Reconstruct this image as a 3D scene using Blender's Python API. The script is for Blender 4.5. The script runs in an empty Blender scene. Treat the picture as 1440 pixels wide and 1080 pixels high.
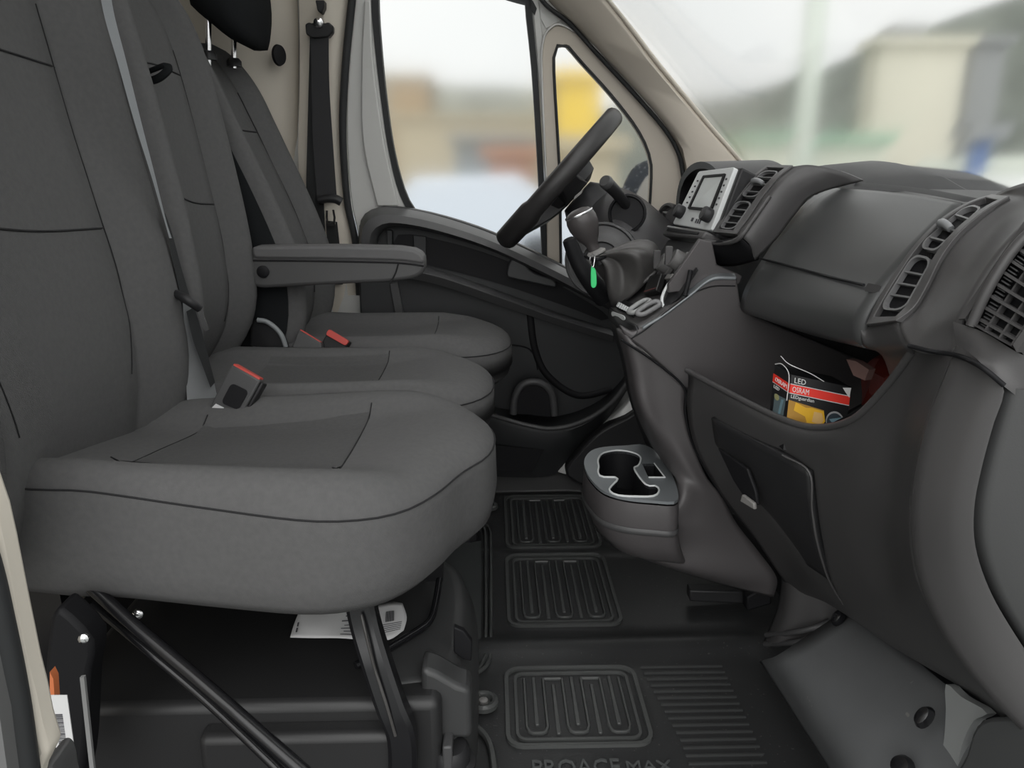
import bpy, bmesh, math, random
from mathutils import Vector, Matrix
random.seed(7)
V = Vector
SC = bpy.context.scene
COL = SC.collection

# ------------------------------------------------------------------ camera
FPX, CAM = 1081.0, V((0, 0, 0.9))
PITCH, YAW = math.radians(-15.5), math.radians(1.5)
cd = bpy.data.cameras.new('camera'); cam = bpy.data.objects.new('camera', cd); COL.objects.link(cam)
cd.sensor_width = 36; cd.lens = FPX / 1440 * 36; cd.clip_start = 0.02; cd.clip_end = 500
cam.location = CAM; cam.rotation_euler = (math.pi / 2 + PITCH, 0, -YAW)
SC.camera = cam
FW = V((math.sin(YAW) * math.cos(PITCH), math.cos(YAW) * math.cos(PITCH), math.sin(PITCH)))
RT = FW.cross(V((0, 0, 1))).normalized(); UP = RT.cross(FW)

# ------------------------------------------------------------------ world, exposure
SC.view_settings.view_transform = 'Standard'; SC.view_settings.look = 'None'
SC.view_settings.exposure = 0.92; SC.view_settings.gamma = 1.0
SC.view_settings.use_curve_mapping = False
try: SC.cycles.use_denoising = True
except Exception: pass
w = bpy.data.worlds.new('overcast_sky'); SC.world = w; w.use_nodes = True
nt = w.node_tree; nt.nodes.clear()
wo = nt.nodes.new('ShaderNodeOutputWorld'); bg = nt.nodes.new('ShaderNodeBackground')
tc = nt.nodes.new('ShaderNodeTexCoord'); nz = nt.nodes.new('ShaderNodeTexNoise')
nz.inputs['Scale'].default_value = 2.0; nz.inputs['Detail'].default_value = 3
cr_ = nt.nodes.new('ShaderNodeValToRGB')
cr_.color_ramp.elements[0].position = 0.3; cr_.color_ramp.elements[0].color = (0.80, 0.825, 0.82, 1)
cr_.color_ramp.elements[1].position = 0.7; cr_.color_ramp.elements[1].color = (0.95, 0.955, 0.93, 1)
nt.links.new(tc.outputs['Generated'], nz.inputs['Vector']); nt.links.new(nz.outputs['Fac'], cr_.inputs['Fac'])
nt.links.new(cr_.outputs['Color'], bg.inputs['Color']); nt.links.new(bg.outputs[0], wo.inputs[0])
bg.inputs['Strength'].default_value = 0.60
sd = bpy.data.lights.new('veiled_sun', 'SUN'); sd.energy = 1.15; sd.angle = math.radians(75); sd.color = (1, 0.99, 0.985)
so = bpy.data.objects.new('veiled_sun', sd); COL.objects.link(so); so.rotation_euler = (math.radians(52), 0, math.radians(-8))

# ------------------------------------------------------------------ picture-to-place helpers
def ray(px, py): return FW * FPX + RT * (px - 720) + UP * (540 - py)
def T(px, py, y):
    d = ray(px, py); return CAM + d * (y / d.y)
def TX(px, py, x):
    d = ray(px, py); return CAM + d * (x / d.x)
def TZ(px, py, z):
    d = ray(px, py); return CAM + d * ((z - 0.9) / d.z)
def TP(px, py, p, n):
    d = ray(px, py); return CAM + d * ((V(p) - CAM).dot(V(n)) / d.dot(V(n)))
def Ts(l, y): return [T(a, b, y) for a, b in l]

# ------------------------------------------------------------------ materials
MATS = {}
def mat(name, col, rough=0.5, metal=0.0, bump=None, var=0.0, vscale=8, spec=0.5, trans=0, ior=1.45, coat=0, speck=None, weave=None, emit=None):
    if name in MATS: return MATS[name]
    if max(col) < .2: col = tuple(c * 1.34 for c in col)
    m = bpy.data.materials.new(name); m.use_nodes = True; n = m.node_tree; b = n.nodes['Principled BSDF']
    b.inputs['Base Color'].default_value = (*col, 1); b.inputs['Roughness'].default_value = rough
    b.inputs['Metallic'].default_value = metal; b.inputs['Specular IOR Level'].default_value = spec
    b.inputs['Transmission Weight'].default_value = trans; b.inputs['IOR'].default_value = ior
    b.inputs['Coat Weight'].default_value = coat
    t = n.nodes.new('ShaderNodeTexCoord')
    def noise(s, d=3):
        k = n.nodes.new('ShaderNodeTexNoise'); k.inputs['Scale'].default_value = s; k.inputs['Detail'].default_value = d
        n.links.new(t.outputs['Object'], k.inputs['Vector']); return k
    last = None
    if var:
        k = noise(vscale); r = n.nodes.new('ShaderNodeValToRGB')
        r.color_ramp.elements[0].position = 0.3; r.color_ramp.elements[1].position = 0.7
        r.color_ramp.elements[0].color = (*[c * (1 - var) for c in col], 1); r.color_ramp.elements[1].color = (*[min(1, c * (1 + var)) for c in col], 1)
        n.links.new(k.outputs['Fac'], r.inputs['Fac']); last = r.outputs['Color']
    if speck:
        k = noise(speck[0], 2); r = n.nodes.new('ShaderNodeValToRGB')
        r.color_ramp.elements[0].position = speck[1]; r.color_ramp.elements[1].position = speck[1] + 0.05
        mx = n.nodes.new('ShaderNodeMix'); mx.data_type = 'RGBA'
        n.links.new(k.outputs['Fac'], r.inputs['Fac']); n.links.new(r.outputs['Color'], mx.inputs['Factor'])
        mx.inputs['B'].default_value = (*speck[2], 1)
        if last: n.links.new(last, mx.inputs['A'])
        else: mx.inputs['A'].default_value = (*col, 1)
        last = mx.outputs['Result']
    if weave:
        wv = n.nodes.new('ShaderNodeTexWave'); wv.inputs['Scale'].default_value = weave[0]; wv.bands_direction = 'DIAGONAL'
        wv.inputs['Distortion'].default_value = 1.5
        n.links.new(t.outputs['Object'], wv.inputs['Vector'])
        bp = n.nodes.new('ShaderNodeBump'); bp.inputs['Strength'].default_value = weave[1]; bp.inputs['Distance'].default_value = 0.001
        n.links.new(wv.outputs['Fac'], bp.inputs['Height']); n.links.new(bp.outputs['Normal'], b.inputs['Normal'])
    elif bump:
        k = noise(bump[0], 4); bp = n.nodes.new('ShaderNodeBump'); bp.inputs['Strength'].default_value = bump[1]; bp.inputs['Distance'].default_value = 0.002
        n.links.new(k.outputs['Fac'], bp.inputs['Height']); n.links.new(bp.outputs['Normal'], b.inputs['Normal'])
    if last: n.links.new(last, b.inputs['Base Color'])
    if emit:
        b.inputs['Emission Color'].default_value = (*emit[0], 1); b.inputs['Emission Strength'].default_value = emit[1]
    MATS[name] = m; return m

FAB = mat('seat_fabric', (0.081, 0.0802, 0.0808), 0.95, var=0.05, vscale=120, weave=(260, 0.25), spec=0.15)
FAB2 = mat('seat_insert_fabric', (0.072, 0.0713, 0.0718), 0.95, var=0.06, vscale=160, weave=(420, 0.4), spec=0.12)
FABB = mat('black_fabric', (0.012, 0.013, 0.014), 0.95, bump=(400, 0.2), spec=0.1)
SEAM = mat('seam_thread', (0.012, 0.012, 0.013), 0.9)
PLA = mat('dash_plastic', (0.043, 0.042, 0.0425), 0.42, bump=(700, 0.08), spec=0.4)
PLA2 = mat('grey_dash_plastic', (0.052, 0.0505, 0.051), 0.36, bump=(700, 0.06), spec=0.45)
PLG = mat('glove_box_plastic', (0.043, 0.044, 0.0445), 0.34, bump=(900, 0.08), spec=0.45)
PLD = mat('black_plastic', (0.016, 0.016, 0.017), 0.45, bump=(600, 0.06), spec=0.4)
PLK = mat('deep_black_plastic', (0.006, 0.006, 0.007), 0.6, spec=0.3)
GLB = mat('gloss_black_paint', (0.008, 0.008, 0.009), 0.22, spec=0.6)
DOORP = mat('door_plastic', (0.026, 0.027, 0.028), 0.5, bump=(500, 0.06), spec=0.4)
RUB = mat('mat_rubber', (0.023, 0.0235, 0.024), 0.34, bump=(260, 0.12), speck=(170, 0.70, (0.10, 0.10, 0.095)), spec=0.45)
RUBR = mat('mat_ridge_rubber', (0.052, 0.054, 0.053), 0.30, bump=(300, 0.1), spec=0.5)  # paler than the mat: colour adds the relief that flat light lacks
SEAL = mat('seal_rubber', (0.02, 0.021, 0.022), 0.6)
CREAM = mat('cream_trim', (0.66, 0.61, 0.53), 0.6, var=0.03, vscale=3)
TAUPE = mat('taupe_trim', (0.54, 0.49, 0.42), 0.65, var=0.03, vscale=3)
PAINT = mat('white_body_paint', (0.62, 0.62, 0.60), 0.3, coat=0.3)
SILV = mat('silver_fascia', (0.66, 0.68, 0.68), 0.35)
SILVD = mat('satin_grey_tray', (0.20, 0.215, 0.225), 0.4, metal=0.3)
CHR = mat('chrome', (0.75, 0.75, 0.76), 0.18, metal=1.0)
STEEL = mat('grey_painted_steel', (0.095, 0.098, 0.101), 0.45, var=0.12, vscale=6, speck=(60, 0.72, (0.2, 0.2, 0.19)))
STEELL = mat('pale_steel', (0.30, 0.31, 0.31), 0.45, var=0.15, vscale=6)
SCRN = mat('pale_display', (0.62, 0.65, 0.64), 0.2, spec=0.6)
RED = mat('red_plastic', (0.55, 0.075, 0.06), 0.4)
REDP = mat('red_print', (0.85, 0.04, 0.025), 0.5)
GRN = mat('green_tag_plastic', (0.05, 0.62, 0.20), 0.4)
WHT = mat('white_paper', (0.62, 0.62, 0.62), 0.8, var=0.04)
INK = mat('dark_ink', (0.05, 0.05, 0.055), 0.8)
YEL = mat('yellow_print', (0.75, 0.42, 0.02), 0.5)
BOXK = mat('black_card', (0.010, 0.010, 0.011), 0.35)
BELT = mat('belt_webbing', (0.016, 0.017, 0.018), 0.75, weave=(700, 0.4))
BELTG = mat('grey_belt_webbing', (0.16, 0.165, 0.17), 0.6, weave=(700, 0.4))
BRACK = mat('grey_hinge_plastic', (0.17, 0.18, 0.185), 0.45)
LEATH = mat('black_leatherette', (0.020, 0.019, 0.019), 0.42, bump=(300, 0.12))
KNOBM = mat('warm_grey_plastic', (0.16, 0.155, 0.15), 0.4)

# ------------------------------------------------------------------ mesh helpers
def mk(name, verts, faces, m, parent=None, smooth=40, bevel=0, bseg=2, solid=0, soff=-1, sub=0):
    me = bpy.data.meshes.new(name); me.from_pydata([tuple(v) for v in verts], [], faces); me.update()
    bm = bmesh.new(); bm.from_mesh(me); bmesh.ops.recalc_face_normals(bm, faces=bm.faces); bm.to_mesh(me); bm.free()
    if solid and soff != 0:
        k_ = sum((CAM - p.center).dot(p.normal) * p.area for p in me.polygons)
        if k_ < 0: me.flip_normals()
    me.materials.append(m)
    if smooth:
        me.polygons.foreach_set('use_smooth', [True] * len(me.polygons))
        if smooth < 180: me.set_sharp_from_angle(angle=math.radians(smooth))
    o = bpy.data.objects.new(name, me); COL.objects.link(o)
    if parent: o.parent = parent
    if solid:
        s = o.modifiers.new('thickness', 'SOLIDIFY'); s.thickness = solid; s.offset = soff
    if bevel:
        b = o.modifiers.new('edge', 'BEVEL'); b.width = bevel; b.segments = bseg; b.limit_method = 'ANGLE'; b.angle_limit = math.radians(35)
        b.harden_normals = False
    if sub:
        s = o.modifiers.new('smooth', 'SUBSURF'); s.levels = s.render_levels = sub
    return o
def thing(name, label, cat, loc=(0, 0, 0), group=None, kind=None):
    o = bpy.data.objects.new(name, None); COL.objects.link(o); o.empty_display_size = 0.05
    return tag(o, label, cat, group, kind)
def tag(o, label=None, cat=None, group=None, kind=None):
    if label: o['label'] = label
    if cat: o['category'] = cat
    if group: o['group'] = group
    if kind: o['kind'] = kind
    return o
def cr(pts, n, closed=False):
    """Catmull-Rom curve through pts, n samples per span"""
    pts = [V(p) for p in pts]; N = len(pts); out = []
    rng = N if closed else N - 1
    for i in range(rng):
        if closed: a, b, c, d = pts[(i - 1) % N], pts[i], pts[(i + 1) % N], pts[(i + 2) % N]
        else:
            b, c = pts[i], pts[i + 1]
            a = pts[i - 1] if i else b * 2 - c
            d = pts[i + 2] if i + 2 < N else c * 2 - b
        for k in range(n):
            t = k / n
            out.append(0.5 * (2 * b + (c - a) * t + (2 * a - 5 * b + 4 * c - d) * t * t + (3 * b - a - 3 * c + d) * t ** 3))
    if not closed: out.append(pts[-1].copy())
    return out
def rs(pts, n, closed=False, smooth=True):
    """resample to n points by arc length"""
    c = cr(pts, 12, closed) if smooth else [V(p) for p in pts]
    if closed: c = c + [c[0]]
    L = [0]
    for i in range(1, len(c)): L.append(L[-1] + (c[i] - c[i - 1]).length)
    out = []; j = 0; m = n if closed else n - 1
    for k in range(n):
        s = L[-1] * k / m
        while j < len(c) - 2 and L[j + 1] < s: j += 1
        d = L[j + 1] - L[j]; out.append(c[j].lerp(c[j + 1], (s - L[j]) / d if d else 0))
    return out
def loft(name, loops, m, parent=None, closed=True, caps=True, **k):
    n = len(loops[0]); vs = [p for l in loops for p in l]; fs = []
    for i in range(len(loops) - 1):
        for j in range(n if closed else n - 1):
            a, b = i * n + j, i * n + (j + 1) % n; fs.append((a, b, b + n, a + n))
    if caps and closed:
        fs.append(tuple((len(loops) - 1) * n + j for j in range(n)))
        if caps != 'end': fs.append(tuple(range(n)))
    return mk(name, vs, fs, m, parent, **k)
def grid(name, rows, m, parent=None, su=5, sv=5, **k):
    rows = [cr(r, su) for r in rows]
    cols = list(zip(*rows)); cols = [cr(c, sv) for c in cols]; rows = list(zip(*cols))
    return loft(name, rows, m, parent, closed=False, caps=False, **k)
def prism(name, pts, vec, m, parent=None, **k):
    n = len(pts); vec = V(vec); vs = [V(p) for p in pts] + [V(p) + vec for p in pts]
    fs = [tuple(range(n)), tuple(range(n, 2 * n))] + [(i, (i + 1) % n, n + (i + 1) % n, n + i) for i in range(n)]
    return mk(name, vs, fs, m, parent, **k)
def strip(name, A, B, vec, m, parent=None, closed=False, **k):
    """band between two polylines, with thickness vec"""
    n = len(A); vec = V(vec); vs = [V(p) for p in A] + [V(p) for p in B] + [V(p) + vec for p in A] + [V(p) + vec for p in B]
    fs = []
    for i in range(n if closed else n - 1):
        j = (i + 1) % n
        fs += [(i, j, n + j, n + i), (2 * n + i, 2 * n + j, 3 * n + j, 3 * n + i), (i, j, 2 * n + j, 2 * n + i), (n + i, n + j, 3 * n + j, 3 * n + i)]
    if not closed: fs += [(0, n, 3 * n, 2 * n), (n - 1, 2 * n - 1, 4 * n - 1, 3 * n - 1)]
    return mk(name, vs, fs, m, parent, **k)
def tube(name, pts, r, m, parent=None, n=8, sm=6, closed=False, flat=None, **k):
    c = cr(pts, sm, closed) if sm else [V(p) for p in pts]
    N = len(c); rr = r if callable(r) else (lambda t: r)
    loops = []; up = None
    for i, p in enumerate(c):
        a = c[(i - 1) % N] if (closed or i) else p; b = c[(i + 1) % N] if (closed or i < N - 1) else p
        t = (b - a).normalized()
        if up is None:
            up = V((0, 0, 1)) if abs(t.z) < 0.9 else V((0, 1, 0))
        s = t.cross(up).normalized(); up = s.cross(t).normalized()
        q = rr(i / max(1, N - 1))
        loops.append([p + s * math.cos(2 * math.pi * j / n) * q + up * math.sin(2 * math.pi * j / n) * q * (flat or 1) for j in range(n)])
    if closed: loops.append(loops[0])
    if closed:
        L = len(loops) - 1; vs = [p for l in loops[:-1] for p in l]; fs = []
        for i in range(L):
            for j in range(n):
                i2 = (i + 1) % L; fs.append((i * n + j, i * n + (j + 1) % n, i2 * n + (j + 1) % n, i2 * n + j))
        return mk(name, vs, fs, m, parent, smooth=60, **k)
    return loft(name, loops, m, parent, smooth=60, **k)
def frame(axis, up=None):
    z = V(axis).normalized(); u = V(up) if up else (V((0, 0, 1)) if abs(z.z) < 0.9 else V((1, 0, 0)))
    x = u.cross(z).normalized(); y = z.cross(x); return x, y, z
def lathe(name, c, axis, prof, m, parent=None, n=24, sx=1, **k):
    """prof: (radius, height along axis)"""
    x, y, z = frame(axis); c = V(c)
    loops = [[c + z * h + x * r * sx * math.cos(2 * math.pi * j / n) + y * r * math.sin(2 * math.pi * j / n) for j in range(n)] for r, h in prof]
    return loft(name, loops, m, parent, **k)
def box(name, lo, hi, m, parent=None, **k):
    (a, b, c), (d, e, f) = lo, hi
    return prism(name, [V((a, b, c)), V((d, b, c)), V((d, e, c)), V((a, e, c))], (0, 0, f - c), m, parent, smooth=30, **k)
class Face:
    """bilinear patch u (left-right) v (bottom-top), w towards the viewer side"""
    def __init__(s, bl, br, tl, tr):
        s.c = [V(q) for q in (bl, br, tl, tr)]
        n = (s.c[1] - s.c[0]).cross(s.c[2] - s.c[0]).normalized()
        if n.dot(CAM - s.c[0]) < 0: n = -n
        s.n = n
    def __call__(s, u, v, w=0):
        a, b, c, d = s.c; return a.lerp(b, u).lerp(c.lerp(d, u), v) + s.n * w
class CFace:
    """curved patch between a left and a right border curve; t runs along them, u across"""
    def __init__(s, L, R, n=48):
        s.L, s.R, s.n = rs(L, n), rs(R, n), n
    def at(s, c, t):
        f = max(0, min(1, t)) * (s.n - 1); i = min(int(f), s.n - 2); return c[i].lerp(c[i + 1], f - i)
    def __call__(s, u, t, w=0):
        a, b = s.at(s.L, t), s.at(s.R, t); d = s.at(s.L, min(1, t + .03)) - s.at(s.L, max(0, t - .03))
        n = (b - a).cross(d).normalized()
        if n.dot(CAM - a) < 0: n = -n
        return a.lerp(b, u) + n * w
def fprism(name, F, uv, w0, w1, m, parent=None, **k):
    n = len(uv); vs = [F(u, v, w0) for u, v in uv] + [F(u, v, w1) for u, v in uv]
    fs = [tuple(range(n)), tuple(range(n, 2 * n))] + [(i, (i + 1) % n, n + (i + 1) % n, n + i) for i in range(n)]
    return mk(name, vs, fs, m, parent, smooth=k.pop('smooth', 30), **k)
def frect(name, F, u0, u1, v0, v1, w0, w1, m, parent=None, **k):
    return fprism(name, F, [(u0, v0), (u1, v0), (u1, v1), (u0, v1)], w0, w1, m, parent, **k)
def rrect(u0, u1, v0, v1, ru, rv, n=4):
    o = []
    for cx, cy, a in ((u1 - ru, v1 - rv, 0), (u0 + ru, v1 - rv, 90), (u0 + ru, v0 + rv, 180), (u1 - ru, v0 + rv, 270)):
        for k in range(n + 1):
            t = math.radians(a + 90 * k / n); o.append((cx + ru * math.cos(t), cy + rv * math.sin(t)))
    return o
def fring(name, F, outer, inner, w0, w1, m, parent=None, **k):
    n = len(outer)
    A = [F(u, v, w0) for u, v in outer]; B = [F(u, v, w0) for u, v in inner]; A2 = [F(u, v, w1) for u, v in outer]; B2 = [F(u, v, w1) for u, v in inner]
    fs = []
    for i in range(n):
        j = (i + 1) % n
        fs += [(i, j, n + j, n + i), (2 * n + i, 2 * n + j, 3 * n + j, 3 * n + i), (i, j, 2 * n + j, 2 * n + i), (n + i, n + j, 3 * n + j, 3 * n + i)]
    return mk(name, A + B + A2 + B2, fs, m, parent, smooth=35, **k)
def text(name, s, F, u0, u1, v0, v1, w, m, parent=None, depth=0.0006):
    """lettering fitted into the box u0..u1, v0..v1 of a face"""
    cu = bpy.data.curves.new(name, 'FONT'); cu.body = s; cu.resolution_u = 2
    ob = bpy.data.objects.new(name, cu); COL.objects.link(ob)
    dg = bpy.context.evaluated_depsgraph_get(); me = bpy.data.meshes.new_from_object(ob.evaluated_get(dg))
    bpy.data.objects.remove(ob); vs = [v.co.copy() for v in me.vertices]; fs = [tuple(p.vertices) for p in me.polygons]
    x0, x1 = min(v.x for v in vs), max(v.x for v in vs); y0, y1 = min(v.y for v in vs), max(v.y for v in vs)
    bpy.data.meshes.remove(me); bpy.data.curves.remove(cu)
    pts = [F(u0 + (u1 - u0) * (v.x - x0) / (x1 - x0), v0 + (v1 - v0) * (v.y - y0) / (y1 - y0), w) for v in vs]
    return mk(name, pts, fs, m, parent, smooth=0, solid=depth, soff=0)
def struct(o): o['kind'] = 'structure'; return o

# ================================================================== OUTSIDE
struct(box('ground', (-60, -40, -0.75), (90, 90, -0.6), mat('asphalt', (0.30, 0.31, 0.30), 0.9, var=0.12, vscale=0.6)))
def hill(name, pts, y0, y1, m, label, seed):
    """wooded hill: ridge polyline (x, z) between two depths"""
    random.seed(seed); rows = []
    for a, (yy, zf) in enumerate(((y0, 0.0), (y0 + (y1 - y0) * .3, .75), (y0 + (y1 - y0) * .55, 1.0), (y1, 0.0))):
        rows.append([V((x, yy, -0.6 + (z + 0.6) * zf + random.uniform(-.15, .15) * zf)) for x, z in pts])
    return tag(grid(name, rows, m, None, 4, 4, smooth=180), label, 'hill')
def block(name, x0, x1, y0, y1, h, wall, roof, label, cat, win=True, z0=-0.6, wm=None):
    r = thing(name, label, cat)
    box('wall', (x0, y0, z0), (x1, y1, h), wall, r); box('roof', (x0 - .2, y0 - .2, h), (x1 + .2, y1 + .2, h + .25), roof, r)
    if win:
        n = max(2, int((x1 - x0) / 2.2)); me = None
        for i in range(n):
            for zz in (0.8, 3.2):
                if zz + 1.2 > h: continue
                cx = x0 + (x1 - x0) * (i + .5) / n
                o = box('window', (cx - .5, y0 - .05, zz), (cx + .5, y0 + .02, zz + 1.1), wm or GLB, r)
    return r
def car(name, cx, cy, L, W, Hh, m, label, cat='car', rz=0):
    r = thing(name, label, cat); z = -0.6
    prof = [(-.5, .12), (-.5, .45), (-.47, .55), (-.22, .62), (-.10, .97), (.25, 1.0), (.42, .66), (.5, .60), (.5, .12)]
    M = Matrix.Translation((cx, cy, z)) @ Matrix.Rotation(rz, 4, 'Z')
    loops = []
    for s, k in ((-.5, .93), (-.42, 1), (.42, 1), (.5, .93)):
        loops.append([M @ V((a * L, s * W, .15 + (b * Hh - .15) * k)) for a, b in prof])
    loft('body', loops, m, r, smooth=30)
    for s in (-.505, .505):
        prism('side_window', [M @ V((a * L, s * W * .98, b * Hh)) for a, b in ((-.17, .66), (-.08, .9), (.22, .92), (.34, .68))], M.to_3x3() @ V((0, .02, 0)), GLB, r)
    for a in (-.32, .32):
        for s in (-.46, .46):
            lathe('wheel', M @ V((a * L, s * W - .1, .32)), M.to_3x3() @ V((0, 1, 0)), [(.02, 0), (.2, .0), (.32, .02), (.32, .2), (.2, .22), (.02, .22)], PLK, r, n=16)
    return r
GREEN = mat('wooded_slope', (0.10, 0.11, 0.095), 0.95, var=0.3, vscale=0.5)
GREEN2 = mat('grey_green_slope', (0.17, 0.175, 0.15), 0.95, var=0.25, vscale=0.4)
hill('wooded_hill', [(3, 1.5), (7, 4.2), (11, 4.6), (15, 5.2), (20, 6.6), (26, 8.8), (33, 11), (40, 12), (47, 10)], 40, 56, GREEN, 'dark wooded hill rising beyond the windscreen', 3)
hill('scrubby_hill', [(-36, 8), (-22, 10.6), (-12, 10), (-5, 8.6), (2, 8.4), (9, 7.3), (14, 3)], 72, 86, GREEN2, 'grey-green hill seen through the side window', 5)
BW = mat('pale_render', (0.62, 0.60, 0.50), 0.85, var=0.04, vscale=.5); BG = mat('grey_render', (0.28, 0.29, 0.29), 0.85); BT = mat('tan_wall', (0.42, 0.37, 0.27), 0.85, var=.1)
def bx(px, y): return T(px, 240, y).x
def bz(py, y): return T(720, py, y).z
block('pale_building', bx(1218, 24), bx(1335, 24), 24, 25, bz(62, 24), BW, BW, 'pale cream building beyond the windscreen', 'building', win=False)
block('grey_building', bx(1345, 25), bx(1388, 25), 25, 26.5, bz(60, 25), BG, BG, 'grey building next to the pale cream one', 'building', win=False)
block('chimney_block', bx(1232, 24.5), bx(1256, 24.5), 24.2, 24.8, bz(45, 24), mat('brown_brick', (0.22, .18, .15), .9), BG, 'brown chimney block on top of the pale building', 'chimney', win=False, z0=bz(62, 24) + .26)
block('tan_building', bx(548, 40), bx(603, 40), 40, 46, bz(112, 40), mat('ochre_wall', (0.36, .27, .17), .9), BT, 'ochre building at the left of the side window view', 'building', win=False)
block('long_tan_shed', bx(560, 34), bx(760, 34), 34, 38, bz(168, 34), BT, BT, 'long low tan shed behind the parked cars', 'shed', win=False)
block('dark_shed', bx(640, 26), bx(752, 26), 26, 29, bz(200, 26), mat('slate_wall', (.16, .18, .19), .9), BG, 'low slate-grey shed in front of the tan one', 'shed', win=False)
block('brick_wall_shed', bx(688, 18), bx(752, 18), 18, 20, bz(222, 18), mat('terracotta', (.40, .22, .15), .9), mat('terracotta', (.40, .22, .15)), 'terracotta outbuilding low in the side window', 'shed', win=False)
block('yellow_container', bx(784, 20), bx(842, 20), 20, 23, bz(112, 20), mat('yellow_paint', (.72, .52, .08), .6), mat('yellow_paint', (.72, .52, .08)), 'bright yellow container seen through the quarter window', 'container', win=False)
block('beige_hut', bx(795, 14), bx(868, 14), 14, 16, bz(212, 14), BT, BT, 'beige hut below the yellow container', 'hut', win=False)
block('green_roofed_kiosk', bx(1042, 20), bx(1240, 20), 20, 23, bz(202, 20), mat('pale_panel', (.66, .68, .58), .7), mat('mint_fascia', (.30, .50, .36), .7), 'low pale kiosk with mint green fascia beyond the windscreen', 'kiosk', win=False)
block('blue_sign', bx(1364, 13), bx(1386, 13), 13, 13.15, bz(196, 13), mat('blue_sign_paint', (.12, .2, .42), .5), BG, 'small blue sign board beyond the windscreen', 'sign', win=False)
pl = thing('lamp_post', 'thick pale post rising beyond the windscreen', 'post')
lathe('shaft', (bx(1126, 17), 17, -.6), (0, 0, 1), [(.32, 0), (.30, .2), (.24, .4), (.20, 9)], mat('pale_post', (.60, .65, .58), .6), pl)
lathe('base', (bx(1126, 17), 17, -.6), (0, 0, 1), [(.45, 0), (.45, .3), (.36, .4), (.32, .42)], BG, pl)
car('parked_car', bx(628, 12), 12, 4.2, 1.8, 1.45, mat('pale_blue_paint', (.55, .60, .66), .35), 'pale blue car parked outside the side window')
car('parked_van', bx(1375, 14), 14.6, 3.4, 1.8, 1.75, mat('pale_green_paint', (.62, .66, .58), .35), 'pale van parked outside beyond the windscreen', 'van')
car('parked_car', bx(1420, 11), 11, 3.9, 1.8, 1.45, mat('white_car_paint', (.7, .72, .70), .35), 'white car parked outside at the right of the windscreen')

# ================================================================== VAN SHELL
struct(box('floor', (-0.95, 0.40, -0.06), (1.0, 2.32, -0.014), PLK))
struct(box('ceiling', (-0.95, 0.36, 1.80), (-0.22, 2.2, 1.84), CREAM))
# rear bulkhead with its diagonal corner
wp = [(-.90, .30), (-.90, 1.55), (-.88, 1.80), (-.80, 2.0), (-.66, 2.13), (-.52, 2.215)]
# door plane leans inwards towards the roof
DP, DN = V((0, 2.22, .8)), V((0, -1, -.16)).normalized()
def D(px, py, off=0): return TP(px, py, DP + DN * off, DN)
def Ds(l, off=0): return [D(a, b, off) for a, b in l]
OUT = V((0, 0.05, 0))
# rear bulkhead curves round to meet the belt pillar
A = rs(Ds([(385, -330), (405, -80), (417, 0), (419, 120), (417, 230), (425, 380), (440, 560), (450, 664)], -.0), 32)
wl = rs([V((a, b, 0)) for a, b in wp], 30)
wrows = []
for e in reversed(A):
    wrows.append([p + V((0, 0, e.z)) + (V((e.x, e.y + .01, e.z)) - V((wl[-1].x, wl[-1].y, e.z))) * ((i / 29) ** 3) for i, p in enumerate(wl)])
wrows = [[V((p.x, p.y, -.02)) for p in wrows[0]]] + wrows + [[V((p.x, p.y, 1.88)) for p in wrows[-1]]]
struct(loft('wall_rear', wrows, CREAM, closed=False, caps=False, smooth=180, solid=0.02))
# far B-pillar trim
B = rs(Ds([(520, -330), (500, -80), (490, 0), (480, 90), (477, 180), (483, 280), (497, 350), (505, 470), (510, 560), (516, 664)], .0), 32)
Mi = [a.lerp(b, .62) + V((0, -.035, 0)) for a, b in zip(A, B)]
struct(loft('trim_1', [[a + V((0, .03, 0)), a.lerp(m, .12) + V((0, -.012, 0)), m.lerp(a, .15), m, b.lerp(m, .35) + V((0, -.008, 0)), b, b + V((0, .05, 0))] for a, m, b in zip(A, Mi, B)], CREAM, closed=False, caps=False, smooth=60, solid=.004))
s1 = [(524, -330), (503, -80), (495, 0), (486, 90), (482, 180), (488, 280), (501, 350), (508, 470)]
seal1 = tag(tube('door_seal', Ds(s1, .012), .010, SEAL, n=8), 'dark rubber door seal along the cream belt pillar', 'seal')

# ------------------------------------------------------------------ far door
door = bpy.data.objects.new('door_1', None); COL.objects.link(door)
tag(door, 'driver door with black inner panel and large blurred side window', 'door', kind='structure')
fo = [(506, -92), (499, 0), (490, 90), (487, 180), (493, 280), (506, 350), (512, 470)]
fi = [(524, -90), (523, 0), (528, 65), (536, 135), (546, 205), (559, 262), (572, 292), (585, 330)]
strip('window_frame', rs(Ds(fo), 24), rs(Ds(fi), 24), OUT, PAINT, door, bevel=.004)
Am = rs(Ds([(512, 0), (508, 90), (510, 200), (530, 290)], .012), 16); Bm = rs(Ds([(521, 0), (525, 90), (540, 200), (560, 290)], .014), 16)
strip('frame_step', Am, Bm, (0, .02, 0), PAINT, door, bevel=.004)
strip('window_rubber', rs(Ds([(523, -90), (522, 0), (527, 65), (535, 135), (545, 205), (558, 262), (573, 296), (600, 330)], .004), 24), rs(Ds([(533, -90), (532, 0), (536, 65), (543, 135), (553, 205), (566, 258), (580, 290), (606, 320)], .004), 24), (0, .03, 0), SEAL, door)
strip('window_rubber', rs(Ds([(736, -90), (738, 0), (748, 100), (757, 250), (764, 400)], .004), 16), rs(Ds([(746, -90), (747, 0), (756, 100), (765, 250), (772, 400)], .004), 16), (0, .03, 0), SEAL, door)
wt = [(520, -66), (560, -58), (620, -40), (680, -14), (722, 0), (742, 6), (752, 22)]
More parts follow.
